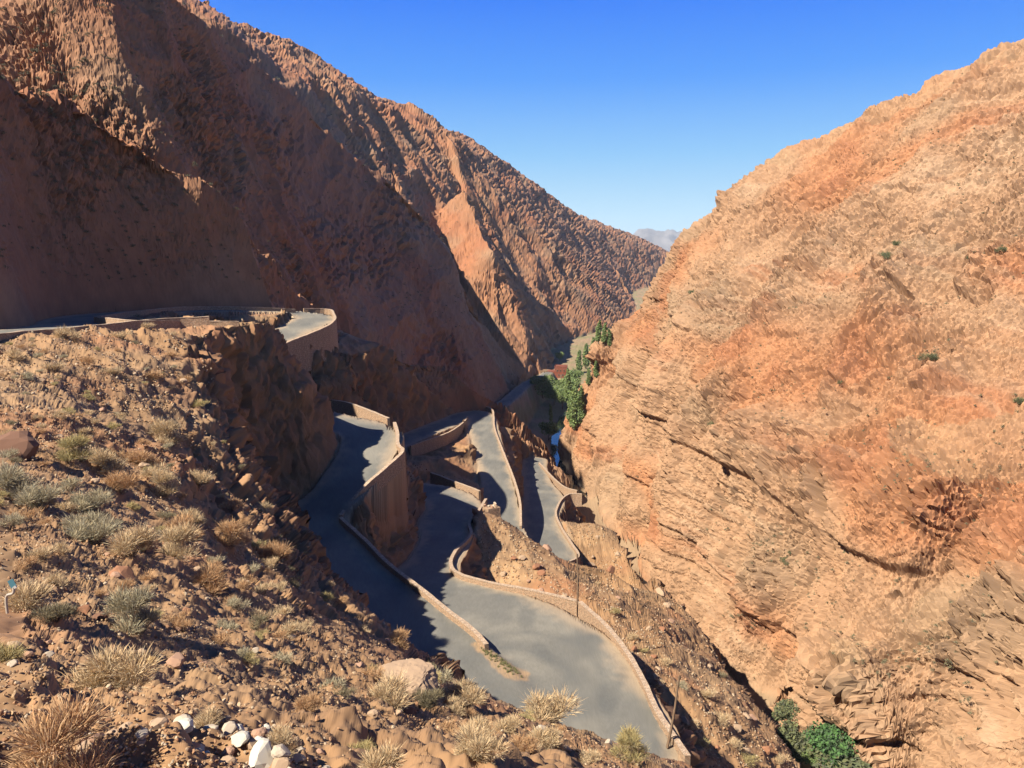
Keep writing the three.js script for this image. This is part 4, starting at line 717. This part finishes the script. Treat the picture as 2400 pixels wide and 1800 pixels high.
// ---------------------------------------------------------------- the house by the valley road
const mud = new THREE.MeshStandardMaterial({ name: 'red_mud_plaster', color: new THREE.Color().setRGB(0.227, 0.071, 0.042), map: plaster.map, bumpMap: plaster.bump, bumpScale: .03, roughness: 1 });
const mudPale = new THREE.MeshStandardMaterial({ name: 'pale_mud_plaster', color: new THREE.Color().setRGB(0.277, 0.193, 0.134), map: plaster.map, roughness: 1 });
const pane = new THREE.MeshStandardMaterial({ name: 'dark_window_glass', color: new THREE.Color().setRGB(0.017, 0.017, 0.018), roughness: .15 });
const box = (w, h, d, x, y, z) => new THREE.BoxGeometry(w, h, d).translate(x, y + h / 2, z);
function house(px, py, w, label, mat, D0, o = {}) {
  const g = seen(px, py, D0); if (!g) return; const root = new THREE.Group(); root.position.set(g.x, g.e + EYE - 1, g.z); root.rotation.y = o.turn ?? -.12;
  const s = w / FPX * g.d, h = s * (o.tall ?? .55), d = s * .6;
  part('wall', mergeGeometries([box(s * .62, h, d, s * .19, 0, 0), box(s * .4, h * .62, d * .9, -s * .3, 0, .2)]), mat, root);
  part('roof', mergeGeometries([box(s * .60, .06, d - .4, s * .19, h - .5, 0), box(s * .38, .06, d * .9 - .4, -s * .3, h * .62 - .35, .2)]), mudPale, root);
  const rim = []; for (const [x, y, ww, dd] of [[s * .19, h, s * .62, d]]) { rim.push(box(ww + .1, .5, .3, x, y, dd / 2 - .1), box(ww + .1, .5, .3, x, y, -dd / 2 + .1), box(.3, .5, dd - .5, x - ww / 2 + .1, y, 0), box(.3, .5, dd - .5, x + ww / 2 - .1, y, 0)); }
  part('roof_parapet', mergeGeometries(rim), mat, root);
  for (const [x, y] of [[.02, .55], [.19, .55], [.36, .55], [.1, .2], [.3, .2], [-.36, .25], [-.22, .25]]) { const win = part('window', box(s * .07, h * .16, .3, s * x, h * y + .5, x < -.05 ? d * .45 + .25 : d / 2 + .02), mudPale, root); part('pane', box(s * .05, h * .12, .32, s * x, h * y + .5 + h * .02, x < -.05 ? d * .45 + .27 : d / 2 + .04), pane, win); }
  part('door', box(s * .07, h * .26, .3, s * .2, .9, d / 2 + .02), woodMat, root);
  return tag(add(root, 'house'), label, 'house', o.group);
}
house(1306, 884, 46, 'flat-roofed red mud house beside the valley road', mud, 380, { tall: .62 });
house(1270, 872, 34, 'low pale annex with flat roof left of the red house', mudPale, 380, { tall: .3 });
house(1468, 768, 26, 'small pale flat-roofed house far up the valley', mudPale, 600, { tall: .4 });
house(1456, 784, 22, 'small red house far up the valley, nearest the rock nose', mud, 600, { tall: .4 });
house(1490, 760, 16, 'tiny house at the mouth of the far valley, farthest of the three', mudPale, 600, { tall: .4 });
// ---------------------------------------------------------------- poles
const poleMat = new THREE.MeshStandardMaterial({ name: 'weathered_pole_wood', color: new THREE.Color().setRGB(0.202, 0.139, 0.088), map: plaster.map, roughness: .9 });
const ironMat = new THREE.MeshStandardMaterial({ name: 'rusty_iron', color: new THREE.Color().setRGB(0.059, 0.038, 0.029), roughness: .7, metalness: .4 });
function pole(base, top, r, label) {
  const d = new THREE.Vector3(top[0] - base[0], top[1] - base[1], top[2] - base[2]), L = d.length(), root = new THREE.Group(); root.position.set(base[0], base[1] + EYE, base[2]); root.quaternion.setFromUnitVectors(new THREE.Vector3(0, 1, 0), d.normalize());
  const pts = []; for (let k = 0; k <= 14; k++) { const t = k / 14; pts.push(new THREE.Vector2(r * (1 - .4 * t) * (1 + .05 * Math.sin(k * 2.1)), t * L)); } pts.push(new THREE.Vector2(.001, L + .01));
  const g = new THREE.LatheGeometry(pts, 10); const p = g.attributes.position; for (let i = 0; i < p.count; i++) { const y = p.getY(i); p.setX(i, p.getX(i) + .07 * Math.sin(y * .55)); } g.computeVertexNormals();
  part('shaft', g, poleMat, root);
  part('insulator_pin', new THREE.CylinderGeometry(.025, .025, .32, 6).translate(.1, L - .2, 0), ironMat, root);
  return tag(add(root, 'utility_pole'), label, 'pole', 'wooden poles along the big bend');
}
{ const b = atE(1353, 1416, -41.4), D = Math.hypot(b[0], b[2]); pole(b, atD(1353, 1298, D), .14, 'upright wooden pole behind the inner parapet of the big bend'); }
{ const b = atE(1564, 1752, -41.3), D = Math.hypot(b[0], b[2]); pole(b, atD(1593, 1584, D + .3), .13, 'leaning wooden pole at the near end of the outer parapet'); }
{ const a = atE(1572, 1750, -41.3), c = new THREE.CatmullRomCurve3([[0, 0, 0], [.02, .75, 0], [.1, .86, -.02], [.55, .86, -.2], [.62, .8, -.22], [.62, .3, -.22]].map((q) => new THREE.Vector3(...q))); const m = new THREE.Mesh(new THREE.TubeGeometry(c, 30, .035, 6), ironMat); m.position.set(a[0], a[1] + EYE, a[2]); tag(add(m, 'iron_bracket'), 'bent dark iron pipe beside the foot of the leaning pole', 'bracket'); }
// ---------------------------------------------------------------- masonry stump above the third bend
{
  const b = atE(1152, 1236, -48.4), root = new THREE.Group(); root.position.set(b[0], b[1] + EYE - 1.5, b[2]); root.rotation.y = .5;
  const g = new THREE.BoxGeometry(2.7, 5.4, 2.2, 6, 10, 5); const p = g.attributes.position; for (let i = 0; i < p.count; i++) { const x = p.getX(i), y = p.getY(i), z = p.getZ(i); const k = 1 + .05 * n3(x * 1.3, y * 1.1, z * 1.3); p.setXYZ(i, x * k * (1 - .04 * y), y + 2.7, z * k); } g.computeVertexNormals();
  part('body', g, wallMat, root);
  for (let k = 0; k < 9; k++) { const s = rr(.5, .95), m = part('rubble', boulders[k % 5], STONE[['tan', 'pink', 'pale'][k % 3]], root); m.position.set(rr(-1.1, 1.1), 5.45 + rr(-.1, .25), rr(-.8, .8)); m.scale.setScalar(s); m.rotation.set(rr(0, 3), rr(0, 3), rr(0, 3)); }
  tag(add(root, 'masonry_stump'), 'broken block of masonry topped with rubble beside the third road arm', 'ruin');
}
// ---------------------------------------------------------------- marker in the near slope
{
  const g = seen(26, 1452), root = new THREE.Group(); root.position.set(g.x, g.e + EYE, g.z); const s = g.d / 20;
  const pipe = new THREE.CatmullRomCurve3([[-.06, -.05, 0], [-.06, .3, 0], [-.03, .42, 0], [.1, .47, 0], [.13, .6, 0]].map((q) => new THREE.Vector3(...q).multiplyScalar(s)));
  part('post', new THREE.TubeGeometry(pipe, 20, .028 * s, 7), new THREE.MeshStandardMaterial({ name: 'bleached_plastic', color: new THREE.Color().setRGB(0.302, 0.260, 0.218), roughness: .6 }), root);
  const pl = part('plate', new THREE.BoxGeometry(.11 * s, .17 * s, .012 * s), new THREE.MeshStandardMaterial({ name: 'teal_paint', color: new THREE.Color().setRGB(0.050, 0.143, 0.176), roughness: .5 }), root); pl.position.set(.1 * s, .68 * s, 0); pl.rotation.set(-.2, .3, .45);
  const rim = part('clip', new THREE.BoxGeometry(.09 * s, .05 * s, .03 * s), new THREE.MeshStandardMaterial({ name: 'white_plastic', color: new THREE.Color().setRGB(0.353, 0.353, 0.336), roughness: .5 }), root); rim.position.set(.15 * s, .6 * s, .005 * s); rim.rotation.z = .6;
  tag(add(root, 'marker_post'), 'bent pale post with a small teal plate at the left edge of the slope', 'marker');
}
// ---------------------------------------------------------------- grass of the island, scrub on the rock wall
{
  const blade = ribbonMesh(46, () => { const a = rr(0, 6.28), r = rr(.02, .12); return [[rr(-.06, .06), 0, rr(-.06, .06)], [Math.cos(a) * r, rr(.08, .24), Math.sin(a) * r], [0, .01, 0], .006, [rr(.8, 1.2), rr(.8, 1.2), 1], false]; });
  const im = new THREE.InstancedMesh(blade, plantMat('island_grass', 0.180, 0.171, 0.068), 110), o = new THREE.Object3D();
  for (let i = 0; i < 110; i++) { const t = rr(.15, 1.05), x = -3.6 + 3.9 * t + rr(-.75, .75) * (.4 + .6 * t), z = -77.8 + 4.6 * t + rr(-.75, .75) * (.4 + .6 * t); o.position.set(x, terrain(x, z) + EYE, z); o.rotation.y = rr(0, 6); o.scale.setScalar(rr(.8, 1.9)); o.updateMatrix(); im.setMatrixAt(i, o.matrix); }
  tag(add(im, 'grass'), 'thin green and straw grass on the gravel island of the big bend', 'grass', null, 'stuff');
  const spots = [];
  for (let t = 0; t < 6000 && spots.length < 1500; t++) {
    const px = rr(1340, 2420), py = rr(140, 1780), [x, y, f] = ray(px, py), L = Math.hypot(x, f); let hit = null, last = 90;
    for (let r = 90; r < 420; r *= 1.01) { const h = terrain(x / L * r, -f / L * r); if (h >= y / L * r) { hit = r; break; } last = r; }
    if (!hit) continue; const X = x / L * hit, Z = -f / L * hit; terrain(X, Z); if (T.kind !== 4) continue; if (n3(X * .03, 2, Z * .03) + n3(X * .11, py * .01, Z * .11) * .6 < rr(-.5, .6)) continue; const e = groundAt(X, Z); spots.push([X, e, Z, rr(.5, 1.3)]);
  }
  const sm = new THREE.InstancedMesh(cushion(60, .06, false, .7, .1), plantMat('cliff_scrub', 0.149, 0.131, 0.068), spots.length), c = new THREE.Color();
  spots.forEach(([x, e, z, s], i) => { o.position.set(x, e + EYE - .1, z); o.rotation.set(0, rr(0, 6), 0); o.scale.setScalar(s); o.updateMatrix(); sm.setMatrixAt(i, o.matrix); });
  tag(add(sm, 'scrub'), 'low grey-brown scrub dotted over the sunlit rock wall', 'scrub', null, 'stuff');
  const sp2 = [];
  for (let t = 0; t < 6000 && sp2.length < 1600; t++) { const px = rr(0, 1400), py = rr(10, 1000), [x, y, f] = ray(px, py), L = Math.hypot(x, f); let hit = null; for (let r = 90; r < 700; r *= 1.012) if (terrain(x / L * r, -f / L * r) >= y / L * r) { hit = r; break; } if (!hit) continue; const X = x / L * hit, Z = -f / L * hit; terrain(X, Z); if (T.kind !== 3 || T.road < 2) continue; if (n3(X * .03, 2, Z * .03) < rr(-.6, .5)) continue; sp2.push([X, groundAt(X, Z), Z, rr(.5, 1.4) * (hit > 300 ? 1.5 : 1)]); }
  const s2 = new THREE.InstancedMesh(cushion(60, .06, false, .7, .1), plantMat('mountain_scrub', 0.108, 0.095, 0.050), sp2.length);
  sp2.forEach(([x, e, z, s], i) => { o.position.set(x, e + EYE - .1, z); o.rotation.set(0, rr(0, 6), 0); o.scale.setScalar(s); o.updateMatrix(); s2.setMatrixAt(i, o.matrix); });
  tag(add(s2, 'scrub'), 'low dark scrub dotted over the shaded mountain flank', 'scrub', null, 'stuff');
}
for (const [px, py, w] of [[2095, 640, 26], [2338, 672, 26], [1620, 695, 26], [1668, 1040, 26], [1968, 945, 22], [2168, 925, 40], [2300, 1235, 24], [1900, 1180, 20], [2070, 668, 40], [2270, 668, 18], [1840, 1330, 30], [1855, 1300, 18], [2390, 930, 34], [1520, 1040, 16]]) { const g = seen(px, py, 95); if (!g || g.kind !== 4) continue; const s = w / FPX * g.d, m = new THREE.Mesh(shrubMid[1], LEAF.olive); m.position.set(g.x, g.e + EYE - .1 * s, g.z); m.scale.setScalar(s); m.rotation.y = rr(0, 6); tag(add(m, 'cliff_bush'), 'dark green bush clinging to a ledge of the sunlit rock wall', 'bush', 'green bushes on the rock wall'); }
// ---------------------------------------------------------------- far hills and haze
{
  const W = 150, H = 26, p = [], c = [], idx = [];
  for (let i = 0; i <= W; i++) for (let j = 0; j <= H; j++) {
    const px = 1250 + i / W * 620, t = j / H, D = 8600 + t * 2800, [x, , z] = atD(px, 600, D);
    const crest = 13 + 34 * Math.exp(-(((px - 1505) / 55) ** 2)) + 26 * Math.exp(-(((px - 1590) / 70) ** 2)) + 18 * Math.exp(-(((px - 1700) / 90) ** 2)) + 3 * n2(px * .03, 1);
    const prof = Math.sin(Math.min(1, t * 1.25) * 1.5708), e = -90 + (90 + 10000 * (crest * 1.05) / FPX * 1.0 + 18) * prof + (ridged(x * .0016, 0, z * .0016) - .6) * 120 * prof + n3(x * .006, 0, z * .006) * 22 * prof;
    p.push(x, e + EYE, z); const v = 1 + .2 * n3(x * .01, 1, z * .01); c.push(.115 * v, .108 * v, .105 * v);
    if (i && j) { const a = (i - 1) * (H + 1) + j - 1, b = a + 1, d = a + H + 1, f = d + 1; idx.push(a, d, b, b, d, f); }
  }
  const g = new THREE.BufferGeometry(); g.setAttribute('position', new THREE.Float32BufferAttribute(p, 3)); g.setAttribute('color', new THREE.Float32BufferAttribute(c, 3)); g.setIndex(idx); g.computeVertexNormals();
  tag(add(new THREE.Mesh(g, rockMat), 'far_hills'), 'bluish hills far away at the end of the gorge', 'hills', null, 'structure');
}
scene.fog = new THREE.FogExp2(new THREE.Color().setRGB(.62, .75, .92), .000038);
renderer.render(scene, camera);
